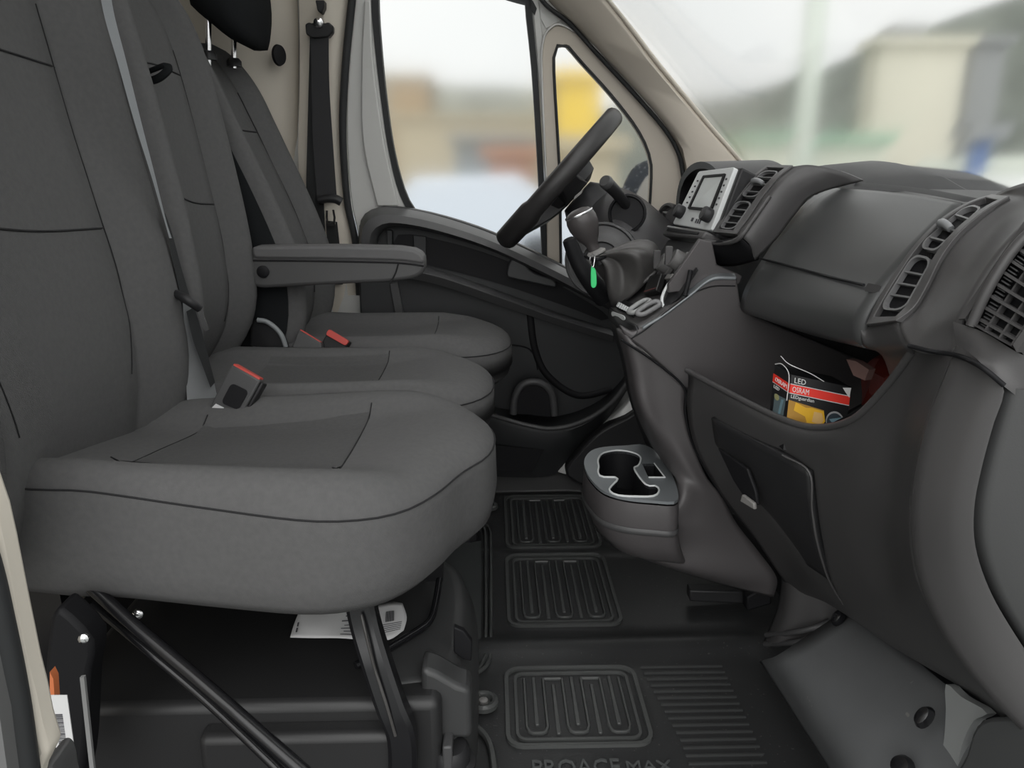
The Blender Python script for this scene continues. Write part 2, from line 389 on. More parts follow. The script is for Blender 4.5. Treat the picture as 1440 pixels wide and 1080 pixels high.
strip('window_rubber', rs(Ds(wt, .004), 24), rs(Ds([(a + 3, b - 10) for a, b in wt], .004), 24), (0, .03, 0), SEAL, door)
strip('window_frame', rs(Ds([(500, -74)] + [(a + 2, b - 8) for a, b in wt] + [(768, 40)], .0), 28), rs(Ds([(500, -140), (570, -130), (640, -116), (700, -84), (745, -48), (775, -12), (800, 22)], .0), 28), OUT, PAINT, door)
struct(prism('wall_left_top', Ds([(400, -330), (500, -330), (560, -330), (640, -330), (700, -270), (760, -120), (850, 0), (812, 26), (776, -14), (742, -52), (700, -90), (640, -122), (570, -136), (504, -146), (400, -146)], -.02), (0, .06, 0), TAUPE))
strip('window_post', rs(Ds([(747, -10), (757, 100), (766, 250), (773, 400)], .003), 12), rs(Ds([(758, -2), (767, 100), (778, 250), (783, 400)], .003), 12), OUT, PAINT, door, bevel=.003)
GLASS = mat('frosted_glass', (1, 1, 1), 0.21, trans=1.0, ior=1.16, spec=0.25)
prism('frame_corner', Ds([(742, -4), (776, -14), (808, 18), (850, 66), (820, 66), (792, 46), (778, 50), (770, 70), (772, 130), (755, 110)], -.006), (0, .03, 0), PAINT, door)
GLASSW = mat('frosted_windscreen', (1, 1, 1), 0.085, trans=1.0, ior=1.16, spec=0.25)
def pane(name, pts, parent, th=.004):
    return prism(name, pts, (0, th, 0), GLASS, parent, smooth=0)
pane('window_pane', Ds([(522, -70), (528, 65), (546, 205), (572, 296), (640, 330), (770, 390), (764, 250), (752, 40), (740, 2), (680, -20), (600, -52)], -.012), door)
# quarter window: taupe surround and pane
qo = [(770, 400), (768, 250), (762, 110), (763, 62), (773, 40), (793, 36), (836, 66), (886, 118), (934, 177), (955, 215), (963, 255), (964, 340)]
qi = [(789, 400), (787, 250), (780, 120), (779, 78), (784, 64), (795, 62), (818, 88), (858, 132), (895, 180), (912, 215), (916, 245), (911, 330)]
strip('quarter_frame', rs(Ds(qo, .01), 48), rs(Ds(qi, .01), 48), (0, .045, 0), TAUPE, door, bevel=.004)
tube('quarter_seal', rs(Ds(qi, .012), 40), .004, SEAL, door, n=6, sm=0)
pane('quarter_pane', Ds([(783, 400), (780, 80), (795, 58), (830, 90), (900, 180), (918, 225), (914, 330)], -.02), door)
tube('quarter_trim_line', Ds(qo[1:11], .014), .003, PAINT, door, n=6)
# A-pillar seal and trims
tube('quarter_outer_seal', Ds([(690, -150), (735, -60), (762, 0), (800, 32), (840, 76), (892, 132), (935, 182), (955, 218), (962, 256)], .02), .006, SEAL, door, n=8)
PA = [(700, -210), (752, -60), (775, 0), (806, 28), (846, 72), (898, 128), (941, 178), (961, 212), (968, 260), (970, 330)]
PB = [(700, -200), (800, -60), (852, 0), (885, 42), (920, 88), (958, 134), (1000, 184), (1046, 236), (1085, 285), (1110, 330)]
PAp = rs([TP(a, b, (0, 2.18, .8), (0, -1, -.16)) for a, b in PA], 24); PBp = rs([TP(a, b, (0, 2.05, .8), (0.25, -1, -.16)) for a, b in PB], 24)
struct(loft('trim_2', [[a + V((0, .06, 0)), a, a.lerp(b, .15) + V((0, -.012, 0)), a.lerp(b, .85) + V((0, -.014, 0)), b, b + V((.02, .05, 0))] for a, b in zip(PAp, PBp)], TAUPE, closed=False, caps=False, smooth=60))
struct(tube('trim_3', [p + V((.004, .0, .004)) for p in PBp], .006, CREAM, n=8, sm=0))
# roof header beside the A-pillar (upper right of the door)
struct(box('trim_4', (-.95, 1.98, 1.74), (-.18, 2.16, 1.82), TAUPE))
# windscreen
w0 = TP(1046, 236, (0, 2.05, .8), (0.25, -1, -.16)); w1 = TP(852, 0, (0, 2.05, .8), (0.25, -1, -.16)); wd = (w1 - w0).normalized()
wa, wb = w0 - wd * .25 + V((.012, .03, 0)), w0 + wd * 1.35 + V((.012, .03, 0))
ws = struct(prism('window_1', [wa, wb, V((wb.x, .55, wb.z)), V((wa.x, .45, wa.z))], V((.005, 0, .004)), GLASSW, smooth=0))
WTOP = wb.copy()
struct(tube('trim_11', [V((wa.x, .43, wa.z)), V(((wa.x + wb.x) / 2, .47, (wa.z + wb.z) / 2)), V((wb.x, .52, wb.z))], .03, TAUPE, n=10))
struct(box('trim_5', (WTOP.x - .06, .40, WTOP.z - .02), (WTOP.x + .03, 2.0, WTOP.z + .02), CREAM))
struct(box('wall_front', (1.0, .45, -.06), (1.04, 2.25, .86), PLK))
# side walls outside view
struct(prism('wall_left', [V((-.95, 2.235, -.1)), V((1.05, 2.235, -.1)), V((1.05, 2.235, .55)), V((-.95, 2.235, .55))], (0, .1, 0), PAINT))
struct(prism('wall_left_rear', [V((-.95, 2.235, .55)), V((-.42, 2.235, .55)), V((-.42, 2.13, 1.86)), V((-.95, 2.13, 1.86))], (0, .1, 0), PAINT))

# --- door inner panel
yd = 2.16
dp = [(503, 340), (506, 315), (518, 297), (540, 290), (600, 298), (680, 322), (760, 358), (830, 394), (872, 415), (890, 440), (895, 500), (884, 545), (850, 590), (800, 640), (788, 662), (690, 664), (560, 664), (520, 600), (508, 470)]
prism('inner_panel', rs(Ts(dp, yd), 60, closed=True), (0, .055, 0), DOORP, door, bevel=.006)
# upper ledge (grab rail): lofted bar along the top edge
la = [(506, 345), (508, 312), (522, 297), (545, 293), (600, 301), (680, 326), (760, 362), (830, 398), (868, 420)]
lb = [(530, 360), (533, 332), (545, 320), (565, 317), (615, 326), (690, 350), (765, 385), (828, 418), (858, 434)]
A = rs(Ts(la, yd), 40); B = rs(Ts(lb, yd), 40)
loft('top_ledge', [[a + V((0, .02, 0)), a + V((0, -.01, .004)), a.lerp(b, .3) + V((0, -.065, .0)), a.lerp(b, .75) + V((0, -.07, 0)), b + V((0, -.05, 0)), b + V((0, .02, 0))] for a, b in zip(A, B)], mat('ledge_plastic', (.05, .05, .051), .42, bump=(500, .05)), door, smooth=50)
prism('panel_recess', rs(Ts([(560, 330), (620, 338), (700, 362), (780, 398), (850, 440), (852, 452), (800, 432), (700, 398), (600, 372), (556, 364)], yd - .002), 40, closed=True), (0, -.004, 0), PLK, door)
prism('panel_rib', Ts([(545, 322), (553, 324), (553, 362), (545, 360)], yd - .006), (0, -.02, 0), DOORP, door, bevel=.003)
prism('panel_rib', Ts([(581, 330), (600, 332), (600, 368), (583, 364)], yd - .006), (0, -.01, 0), DOORP, door, bevel=.003)
# lower shelf edge
A = rs(Ts([(556, 366), (620, 381), (700, 408), (780, 438), (858, 462)], yd), 24); B = rs(Ts([(556, 384), (620, 398), (700, 425), (780, 452), (858, 476)], yd), 24)
loft('shelf_edge', [[a + V((0, .01, 0)), a + V((0, -.05, 0)), a.lerp(b, .3) + V((0, -.06, 0)), b + V((0, -.045, 0)), b + V((0, .01, 0))] for a, b in zip(A, B)], mat('ledge_plastic', (.05, .05, .051)), door, smooth=50)
prism('panel_seam', Ts([(548, 398), (560, 396), (568, 440), (556, 442)], yd - .004), (0, -.008, 0), mat('ledge_plastic', (.05, .05, .051)), door, bevel=.002)
# door handle
ho = [(713, 388), (716, 370), (724, 363), (735, 364), (740, 374), (752, 384), (775, 392), (782, 398), (780, 404), (750, 398), (722, 392)]
hd = prism('door_handle', rs(Ts(ho, yd - .05), 40, closed=True), (0, .03, 0), mat('handle_plastic', (.035, .036, .037), .4), door, bevel=.006)
prism('handle_recess', rs(Ts([(728, 366), (760, 372), (790, 388), (790, 404), (760, 396), (736, 382)], yd - .004), 30, closed=True), (0, -.012, 0), PLK, door)
# lower panel relief seams
tube('panel_crease', Ts([(745, 440), (752, 490), (770, 528), (812, 556), (860, 548)], yd - .004), .010, PLK, door, flat=.4)
tube('panel_crease', Ts([(690, 484), (735, 487), (752, 500), (756, 520)], yd - .004), .0022, PLK, door)
# pocket
pr_ = [(640, 566), (690, 571), (740, 582), (775, 586), (815, 577), (850, 558), (876, 532), (886, 510)]
A = rs(Ts(pr_, yd), 30); B = rs(Ts([(640, 662), (690, 662), (730, 662), (765, 660), (790, 650), (815, 620), (845, 592), (880, 548)], yd), 30)
n = 30
def pk(i): return .11 * math.sin(math.pi * min(1, (i + 3) / (n + 3))) ** .6
loft('door_pocket', [[A[i] + V((0, .0, 0)), A[i] + V((0, -pk(i), .0)), A[i].lerp(B[i], .08) + V((0, -pk(i) - .006, 0)), A[i].lerp(B[i], .5) + V((0, -pk(i) * .85, 0)), B[i] + V((0, -pk(i) * .5, 0)), B[i]] for i in range(n)], mat('pocket_plastic', (.020, .021, .022), .5), door, closed=False, caps=False, smooth=50, solid=.006)
tube('pocket_rim', [A[i] + V((0, -pk(i) - .004, .002)) for i in range(n)], .007, mat('ledge_plastic', (.05, .05, .051)), door, n=8, sm=0)
# bottle hoop
hp = Ts([(722, 582), (724, 560), (733, 543), (748, 537), (765, 541), (776, 555), (780, 584)], yd - .09)
tube('bottle_hoop', hp, .011, mat('ledge_plastic', (.05, .05, .051)), door, n=8)
prism('bottle_well', rs(hp, 24), (0, .05, 0), PLK, door)
prism('pocket_slot', Ts([(690, 625), (765, 632), (748, 662), (690, 662)], yd - .098), (0, -.003, 0), PLK, door)
# body-coloured sill and footwell cover at the far side
A = rs(Ts([(897, 530), (890, 556), (868, 582), (830, 612), (800, 642), (784, 664)], 2.10), 20); B = rs(Ts([(905, 585), (893, 592), (868, 602), (838, 622), (808, 650), (796, 668)], 2.08), 20)
struct(strip('trim_6', A, B, (0, .03, 0), PAINT, bevel=.003))
tag(prism('footwell_cover', rs(Ts([(905, 575), (880, 588), (845, 606), (815, 635), (795, 668), (850, 690), (960, 690), (960, 575)], 2.06), 40, closed=True), (0, .05, 0), PLD, bevel=.008), 'black plastic cover in the far driver footwell', 'cover')
struct(strip('trim_7', Ts([(690, 664), (800, 662), (850, 668)], 2.13), Ts([(690, 692), (800, 690), (850, 694)], 2.06), (0, .02, -.02), mat('sill_plastic', (.05, .05, .05), .5), bevel=.004))
# near B-pillar trim with its seal
yn = .46
struct(prism('trim_8', rs([V((-.62, yn, 1.80)), V((-.56, yn, 1.5))] + Ts([(-260, 100), (-150, 380), (-60, 560), (2, 656), (22, 720), (40, 810), (52, 870), (60, 900), (62, 922), (70, 950), (80, 1000), (90, 1036), (74, 1062), (64, 1100), (50, 1100), (34, 960), (10, 820), (-10, 750), (-90, 600), (-190, 380), (-300, 100)], yn) + [V((-.60, yn, 1.5)), V((-.68, yn, 1.80))], 130, closed=True), (0, -.02, 0), CREAM, bevel=.004))
s_ = [V((-.70, yn - .03, 1.80)), V((-.62, yn - .03, 1.5))] + Ts([(-310, 100), (-200, 380), (-95, 600), (-30, 770), (0, 890), (20, 990), (36, 1100)], yn - .03)
tag(tube('door_seal', s_, .0095, SEAL, n=10), 'thick dark rubber seal along the near cream pillar', 'seal')
struct(prism('trim_9', Ts([(-120, 700), (-50, 800), (-24, 900), (0, 1010), (14, 1110), (-90, 1110)], yn - .05), (0, .02, 0), mat('grey_jamb', (.10, .10, .10), .5)))
struct(prism('trim_10', rs(Ts([(92, 1036), (104, 1040), (110, 1062), (112, 1110), (60, 1110), (72, 1066)], yn + .03), 30, closed=True), (0, -.03, 0), mat('ledge_plastic', (.05, .05, .051)), bevel=.006))
# exterior mirror
mr = door
mo = [(872, 290), (876, 262), (890, 236), (908, 226), (925, 224), (940, 240), (940, 300), (900, 306)]
loft('mirror_housing', [rs([T(a, b, y_) for a, b in mo], 24, closed=True) for y_ in (2.36, 2.40, 2.50)], mat('mirror_housing', (.05, .06, .075), .4, speck=(90, .6, (.25, .27, .3))), mr, smooth=50)
prism('mirror_skin', rs(Ts([(892, 292), (898, 268), (912, 246), (930, 240), (936, 300)], 2.35), 20, closed=True), (0, .01, 0), PAINT, mr)
# wall fittings
lathe('wall_plug', T(390, 78, 2.115), (.75, -.65, 0), [(.02, 0), (.026, .004), (.024, .012), (.01, .014)], PLK, None, sx=.75)
o = COL.objects['wall_plug']; tag(o, 'black oval plug set in the cream rear wall', 'plug')

# ================================================================== SEATS
def interp(tab, z):
    tab = sorted(tab)
    if z <= tab[0][0]: (a, b), (c, d) = tab[0], tab[1]
    elif z >= tab[-1][0]: (a, b), (c, d) = tab[-2], tab[-1]
    else:
        for i in range(len(tab) - 1):
            if tab[i][0] <= z <= tab[i + 1][0]: (a, b), (c, d) = tab[i], tab[i + 1]; break
    return b + (d - b) * (z - a) / (c - a)
BP = [(-1, -.075), (-1.0, -.045), (-.975, -.018), (-.93, -.004), (-.86, 0), (-.78, -.005), (-.70, -.017), (-.62, -.032), (-.57, -.040), (-.55, -.043), (-.53, -.040), (-.4, -.042), (-.2, -.045), (0, -.046)]
BP = BP + [(-s, o) for s, o in reversed(BP[:-1])]
BK = [(1, -.115), (.95, -.135), (.6, -.145), (0, -.15), (-.6, -.145), (-.95, -.135), (-1, -.115)]
class Back:
    def __init__(s, y0, y1, sil, ztop, zbot=.44, sh=.16, shp=2.4):
        yb = (y0 + y1) / 2 + (y1 - y0) / 2 * .86
        s.yc, s.w = (y0 + y1) / 2, (y1 - y0) / 2
        raw = sorted([(q.z, q.x) for q in (T(a, b, yb) for a, b in sil)])
        s.tab = raw; s.ztop, s.zbot, s.sh, s.shp = ztop, zbot, sh, shp
    def x(s, z):
        # smoothed silhouette
        return sum(interp(s.tab, z + d) for d in (-.03, -.015, 0, .015, .03)) / 5
    def sc(s, z):
        t = max(0, (z - (s.ztop - s.sh)) / s.sh); t = min(t, .9995)
        return (1 - t ** s.shp) ** (1 / s.shp)
    def pt(s, u, z, lift=0):
        """front surface: u in -1..1 across, z height"""
        k = s.sc(z)
        tab = BP
        for i in range(len(tab) - 1):
            if tab[i][0] <= u <= tab[i + 1][0] and tab[i + 1][0] > tab[i][0]:
                f = (u - tab[i][0]) / (tab[i + 1][0] - tab[i][0]); o = tab[i][1] + f * (tab[i + 1][1] - tab[i][1]); break
        kk = .35 + .65 * k
        return V((s.x(z) + o - .07 * (1 - kk) + lift, s.yc + u * s.w * (.42 + .58 * k), z + lift * .25))
    def build(s, root, m):
        loops = []
        zs = [s.zbot + (s.ztop - s.sh - s.zbot) * i / 22 for i in range(22)] + [s.ztop - s.sh * (1 - i / 12) for i in range(13)]
        for z in zs:
            k = s.sc(z); kk = .35 + .65 * k; wy = s.w * (.42 + .58 * k)
            x0 = s.x(z); b = min(1, (z - s.zbot) / .06 + .35); b = b if b < 1 else 1
            l = [V((x0 + o * (1 if b >= 1 else 1) - .07 * (1 - kk) - .03 * (1 - b), s.yc + u * wy, z)) for u, o in BP]
            l += [V((x0 + (o + .07) * kk - .07, s.yc + u * wy, z)) for u, o in BK]
            loops.append(l)
        o = loft('backrest', loops, m, root, smooth=75)
        return o
    def line(s, pts, n=20):
        p = rs([V((a, b, 0)) for a, b in pts], n, smooth=len(pts) > 2); return [s.pt(q.x, q.y, .0005) for q in p]
def RL(x, y): return max(0, min(1, (-x - .1) / .4)) * max(-.5, min(1, (1.10 - y) / .2))
def cushion(root, outline, zb, zt, ztop, m, rear_up=0.0):
    """outline: closed xy loop at the top seam; rings from underside to crown. ztop(x, y) gives the crown relief"""
    n = len(outline); c = sum(outline, V((0, 0, 0))) / n
    def lift(p): return rear_up * RL(p.x, p.y)
    rings = []
    for r, z, top in ((.2, zb + .004, 0), (.8, zb, 0), (.93, zb + .006, 0), (.985, zb + .024, 0), (1.0, zb + .05, 0), (1.008, (zb + zt) / 2, 0), (1.004, zt - .012, 0), (1.0, zt, 0), (.985, zt + .009, .1), (.96, zt + .017, .3), (.92, zt + .025, .6), (.86, zt + .032, .85), (.78, zt + .036, 1), (.68, zt + .037, 1), (.55, zt + .037, 1), (.4, zt + .037, 1), (.25, zt + .037, 1), (.1, zt + .037, 1)):
        ring = []
        for p in outline:
            q = c + (p - c) * r; ring.append(V((q.x, q.y, z + (lift(q) if z > zb + .06 else lift(q) * .3) + top * ztop(q.x, q.y))))
        rings.append(ring)
    o = loft('cushion', rings, m, root, smooth=180)
    seam = tube('seam', [p + V((0, 0, 0.001)) for p in rings[7]], .0014, SEAM, o, n=5, sm=0, closed=True)
    return o, rings
def surf_line(pts, z0, zt, c, outline, ztop, rear_up):
    out = []
    for p in pts:
        out.append(V((p[0], p[1], zt + .0385 + rear_up * RL(p[0], p[1]) + ztop(p[0], p[1]))))
    return out

# ---- near passenger seat
ZT = .495
near = thing('passenger_seat', 'large dark grey fabric seat nearest the camera', 'seat', group='dark grey cab seats')
nb = Back(.70, 1.315, [(137, 0), (152, 60), (170, 130), (189, 200), (208, 260), (222, 310), (238, 365), (252, 420), (262, 470), (266, 515), (262, 560)], 1.30)
nbo = nb.build(near, FAB)
tr = [(20, 682, .535), (140, 700, .522), (280, 726, .506), (420, 745, .495), (500, 739, .495), (560, 724, .495), (612, 697, .495), (650, 666, .495)]
ol = [TZ(a, b, z) for a, b, z in tr]; ol = [V((p.x, p.y, 0)) for p in ol]
ol += [V((-.008, 1.06, 0)), V((.003, 1.13, 0)), V((-.008, 1.20, 0)), V((-.05, 1.265, 0)), V((-.14, 1.30, 0)), V((-.35, 1.305, 0)), V((-.58, 1.30, 0)), V((-.66, 1.1, 0)), V((-.67, .92, 0))]
ol = rs(ol, 84, closed=True)
def ztN(x, y):
    s = (y - 1.06) / .25; edge = max(0, 1 - ((abs(s) - .78) / .26) ** 2) * .018 * min(1, max(0, (-x - .02) / .12))
    dip = -.026 * max(0, 1 - ((x + .40) / .30) ** 2) * max(0, 1 - (abs(s) / .85) ** 4)
    return edge + dip
nc, nr = cushion(near, ol, .362, ZT, ztN, FAB, .035)
def sline(par, pts, zt, f, up=.035, r=.0011, n=24):
    q = rs([V((a, b, 0)) for a, b in pts], n)
    return tube('seam', [V((p.x, p.y, zt + .0372 + up * RL(p.x, p.y) + f(p.x, p.y))) for p in q], r, SEAM, par, n=5, sm=0)
def insert(par, name, poly, zt, f, m, up=.035, nu=16, nv=8):
    """fabric insert lying on the crown; poly = 4 xy corners"""
    a, b, c, d = [V((p[0], p[1], 0)) for p in poly]; rows = []
    for i in range(nv + 1):
        r = []
        for j in range(nu + 1):
            p = a.lerp(b, j / nu).lerp(d.lerp(c, j / nu), i / nv)
            r.append(V((p.x, p.y, zt + .0378 + up * RL(p.x, p.y) + f(p.x, p.y))))
        rows.append(r)
    return loft(name, rows, m, par, closed=False, caps=False, smooth=180)
insert(nc, 'seat_insert', [(-.47, .915), (-.20, .915), (-.20, 1.20), (-.47, 1.20)], ZT, ztN, FAB2)
sline(nc, [(-.20, .90), (-.198, 1.05), (-.20, 1.22)], ZT, ztN); sline(nc, [(-.47, .90), (-.475, 1.05), (-.47, 1.22)], ZT, ztN)
def seams(o, B, zs, u=.55, z0=.6, z1=1.12):
    for z in zs: tube('seam', B.line([(-u, z + (.03 if z < .9 else .0)), (0, z + .008), (u, z)], 26), .0016, SEAM, o, n=5, sm=0)
    for sg in (-1, 1):
        tube('seam', B.line([(sg * u * .86, z0), (sg * u, z0 + .12), (sg * u, (z0 + z1) / 2), (sg * u * .95, z1)], 30), .0009, SEAM, o, n=5, sm=0)
seams(nbo, nb, (.818, 1.04))

# ---- middle passenger seat
mid = thing('passenger_seat', 'narrower dark grey fabric seat between the other two seats', 'seat', group='dark grey cab seats')
mb = Back(1.315, 1.675, [(285, 60), (300, 115), (316, 175), (331, 235), (344, 290), (355, 345), (362, 398), (361, 436), (350, 470), (335, 492)], 1.245, sh=.17)
mbo = mb.build(mid, FAB)
seams(mbo, mb, (.835, 1.075), u=.55)
om = [V(p) for p in ((-.66, 1.32, 0), (-.4, 1.318, 0), (-.2, 1.318, 0), (-.09, 1.325, 0), (-.035, 1.36, 0), (-.004, 1.42, 0), (.002, 1.49, 0), (-.006, 1.56, 0), (-.04, 1.62, 0), (-.1, 1.652, 0), (-.2, 1.663, 0), (-.4, 1.665, 0), (-.66, 1.66, 0), (-.68, 1.5, 0))]
om = rs(om, 72, closed=True)
def ztM(x, y):
    s = (y - 1.49) / .18; edge = max(0, 1 - ((abs(s) - .78) / .26) ** 2) * .014 * min(1, max(0, (-x - .05) / .12))
    dip = -.02 * max(0, 1 - ((x + .38) / .26) ** 2) * max(0, 1 - (abs(s) / .85) ** 4)
    return edge + dip
ZM = .488
mc, mrg = cushion(mid, om, .40, ZM, ztM, FAB, .0)
insert(mc, 'seat_insert', [(-.47, 1.38), (-.22, 1.38), (-.22, 1.60), (-.47, 1.60)], ZM, ztM, FAB2, 0)
sline(mc, [(-.22, 1.37), (-.218, 1.49), (-.22, 1.61)], ZM, ztM, 0)
# fabric pull loop in the backrest seam
lp = mb.pt(-.10, 1.075, .01)
tube('pull_loop', [T(200, 105, 1.44), T(212, 113, 1.43), T(226, 108, 1.42), T(237, 97, 1.42), T(232, 92, 1.43), T(218, 97, 1.44), T(203, 103, 1.45)], .0045, FABB, mbo, n=6, flat=1.6)

# ---- driver seat
drv = thing('driver_seat', 'far dark grey driver seat with black headrest on two posts', 'seat', group='dark grey cab seats')
db = Back(1.70, 2.07, [(352, 95), (374, 145), (400, 200), (430, 262), (452, 312), (466, 350), (472, 390), (470, 430), (460, 455)], 1.185, sh=.13, shp=2.0)
dbo = db.build(drv, FAB)
tube('seam', db.line([(-.55, .99), (.55, .99)], 20), .002, SEAM, dbo, n=5, sm=0)
for sg in (-1, 1): tube('seam', db.line([(sg * .5, .6), (sg * .55, .75), (sg * .55, .9), (sg * .5, 1.08)], 24), .002, SEAM, dbo, n=5, sm=0)
# dark side cheek of the driver backrest
sd_ = []
for i in range(20):
    z = .46 + .62 * i / 19; k = db.sc(z); x = db.x(z); y = db.yc - db.w * (.42 + .58 * k)
    sd_.append([V((x - .035, y - .003, z)), V((x - .06, y - .006, z)), V((x - .13, y - .006, z)), V((x - .15, y + .01, z))])
loft('side_cover', sd_, FABB, dbo, closed=False, caps=False, smooth=60)
odv = [V((p.x + .045, p.y, 0)) + V((0, .385 + (p.y - 1.49) * .06, 0)) for p in om]
def ztD(x, y): return ztM(x - .045, (y - .385 - .0) )
dc, drr = cushion(drv, odv, .40, .492, ztD, FAB, .0)
sline(dc, [(-.14, 1.76), (-.138, 1.88), (-.14, 1.99)], .492, ztD, 0)
def headrest(par, posts, body, yc, hw, m):
    for p in posts: tube('headrest_post', p, .0065, CHR if m is FABB else GLB, par, n=10, sm=2)
    pr2 = rs(body, 28, closed=True); c = sum(pr2, V((0, 0, 0))) / len(pr2); L = []
    for s in (-1, -.97, -.88, -.7, -.35, 0, .35, .7, .88, .97, 1):
        k = (1 - abs(s) ** 5) ** .3 if abs(s) < 1 else .35
        k = max(.35, k); L.append([V((c.x + (p.x - c.x) * k, yc + s * hw, c.z + (p.z - c.z) * k)) for p in pr2])
    return loft('headrest', L, m, par, smooth=70)
yh = 1.885
headrest(drv, [[T(293, 92, 1.80), T(293, 40, 1.80), T(294, -20, 1.80)], [T(329, 96, 1.96), T(329, 50, 1.96), T(329, -10, 1.96)]],
         [T(287, 8, yh), T(292, 24, yh), T(310, 40, yh), T(335, 60, yh), T(357, 68, yh), T(364, 52, yh), T(366, 0, yh), T(352, -70, yh), T(320, -105, yh), T(292, -80, yh)], yh, .145, FABB)
for px_, yy in ((293, 1.80), (329, 1.96)):
    q = T(px_, 76 if yy < 1.9 else 86, yy); lathe('post_collar', q - V((0, 0, .012)), (0, 0, 1), [(.017, 0), (.017, .012), (.012, .018), (.006, .018)], PLD, drv, n=16)
# headrests of the two passenger seats (above the frame)
for par, B_ in ((near, nb), (mid, mb)):
    x0 = B_.x(B_.ztop) - .07
    headrest(par, [[V((x0, B_.yc - .07, B_.ztop - .04)), V((x0 - .02, B_.yc - .07, B_.ztop + .12))], [V((x0, B_.yc + .07, B_.ztop - .04)), V((x0 - .02, B_.yc + .07, B_.ztop + .12))]],
             [V((x0 + .05 + a, 0, B_.ztop + b)) for a, b in ((0, .05), (.01, .1), (-.01, .2), (-.05, .24), (-.1, .22), (-.12, .14), (-.1, .06), (-.05, .04))], B_.yc, .13, FABB)
# driver pedestal
box('pedestal', (-.52, 1.74, -.012), (-.04, 2.05, .402), PLD, drv, bevel=.02)
box('pedestal', (-.6, 1.38, -.012), (-.12, 1.62, .402), PLK, mid, bevel=.02)
# ---- armrest hung on the driver seat
ya = 1.645
ar = [(358, 349), (470, 349), (560, 351), (585, 354), (597, 363), (598, 378), (592, 388), (575, 393), (545, 397), (450, 401), (366, 406), (352, 400), (348, 370)]
arm = prism('armrest', rs(Ts(ar, ya), 60, closed=True, smooth=False), (0, .055, 0), mat('armrest_plastic', (.058, .0575, .058), .5, bump=(500, .06)), drv, bevel=.008, bseg=3)
tube('armrest_pad_edge', Ts([(356, 366), (450, 367), (545, 369), (575, 371), (596, 374)], ya - .001), .0022, SEAM, arm, n=5)
tube('armrest_cap_seam', Ts([(560, 371), (556, 384), (549, 397)], ya - .001), .0018, SEAM, arm, n=5)
prism('armrest_pad', rs(Ts([(354, 347), (470, 346), (560, 348), (586, 352), (597, 361), (597, 372), (560, 367), (450, 365), (354, 364)], ya - .004), 50, closed=True, smooth=False), (0, .062, 0), mat('armrest_pad_fabric', (.088, .087, .088), .7, bump=(500, .06)), arm, bevel=.006)
lathe('pivot_cap', T(370, 382, ya - .002), (0, -1, 0), [(.013, 0), (.013, .003), (.009, .005), (.001, .005)], PLK, arm, n=20)
# grey hinge cover and dark reclining knob beside the middle seat
hg = tag(loft('hinge_cover', [rs([T(352 + d, 486, y_), T(354 + d, 456, y_), T(366 + d, 448, y_), T(382 + d, 455, y_), T(396 + d, 470, y_), T(404 + d, 490, y_)], 24) + [T(380 + d, 495, y_)] for y_, d in ((1.665, 4), (1.67, 0), (1.69, 0), (1.70, 4))], PLD, smooth=50), 'curved light grey hinge cover beside the middle seat back', 'cover')

tube('hinge_rim', [T(a, b, 1.66) for a, b in ((362, 450), (374, 452), (386, 460), (396, 472), (402, 488))], .0055, BRACK, hg, n=8)
# ================================================================== BELTS AND BUCKLES
def ribbon(name, L, R, th, m, parent, n=40, sm=True):
    a, b = rs(L, n, smooth=sm), rs(R, n, smooth=sm)
    return strip(name, a, b, (0, th, 0), m, parent, smooth=60)
def Tl(l): return [T(a, b, y) for a, b, y in l]
belt = thing('seat_belt', 'twisted grey seat belt hanging in front of the middle seat', 'seat belt')
ribbon('strap', Tl([(138, -30, 1.15), (146, 20, 1.16), (166, 90, 1.18), (190, 175, 1.21), (212, 245, 1.24), (231, 310, 1.27), (238, 335, 1.28)]), Tl([(152, -30, 1.17), (160, 20, 1.18), (178, 90, 1.20), (199, 175, 1.225), (217, 245, 1.25), (233, 310, 1.275), (241, 335, 1.285)]), .0015, mat('silver_belt_webbing', (.30, .315, .33), .5, weave=(700, .3)), belt)
ribbon('strap', Tl([(229, 300, 1.275), (236, 330, 1.28), (244, 370, 1.28), (252, 408, 1.28), (256, 425, 1.28)]), Tl([(232, 300, 1.285), (242, 330, 1.29), (254, 375, 1.295), (266, 415, 1.30), (272, 432, 1.30)]), .0015, BELT, belt)
ribbon('strap', Tl([(257, 425, 1.275), (259, 460, 1.275), (261, 500, 1.275), (262, 540, 1.27), (264, 582, 1.26)]), Tl([(272, 432, 1.30), (282, 465, 1.305), (291, 500, 1.31), (300, 535, 1.31), (308, 572, 1.30)]), .0015, BELTG, belt)
ribbon('strap_fold', Tl([(262, 438, 1.268), (272, 480, 1.27), (285, 515, 1.28), (296, 545, 1.285)]), Tl([(273, 432, 1.29), (283, 465, 1.295), (292, 500, 1.30), (302, 538, 1.30)]), .0015, BELT, belt)
tube('belt_tongue', Tl([(247, 413, 1.27), (258, 418, 1.262), (270, 426, 1.262), (281, 434, 1.27)]), lambda t: .0085 - .003 * abs(t - .5), PLD, belt, n=10)
prism('tongue_blade', rs(Ts([(277, 436), (283, 437), (294, 463), (290, 466), (285, 460)], 1.272), 20, closed=True, smooth=False), (0, .003, 0), CHR, belt)
def buckle(root, F, m=None, big=True):
    frect('buckle_body', F, 0, 1, 0, 1, -.02, 0, m or mat('buckle_plastic', (.055, .055, .056), .45), root, bevel=.003)
    frect('release_button', F, .05, .95, .93, 1.03, -.018, -.002, RED, root, bevel=.001)
bk = thing('seat_belt_buckle', 'dark grey belt buckle with red button beside the near cushion', 'buckle')
F = Face(T(288, 585, 1.235), T(330, 600, 1.225), T(325, 512, 1.255), T(366, 535, 1.245))
buckle(bk, F)
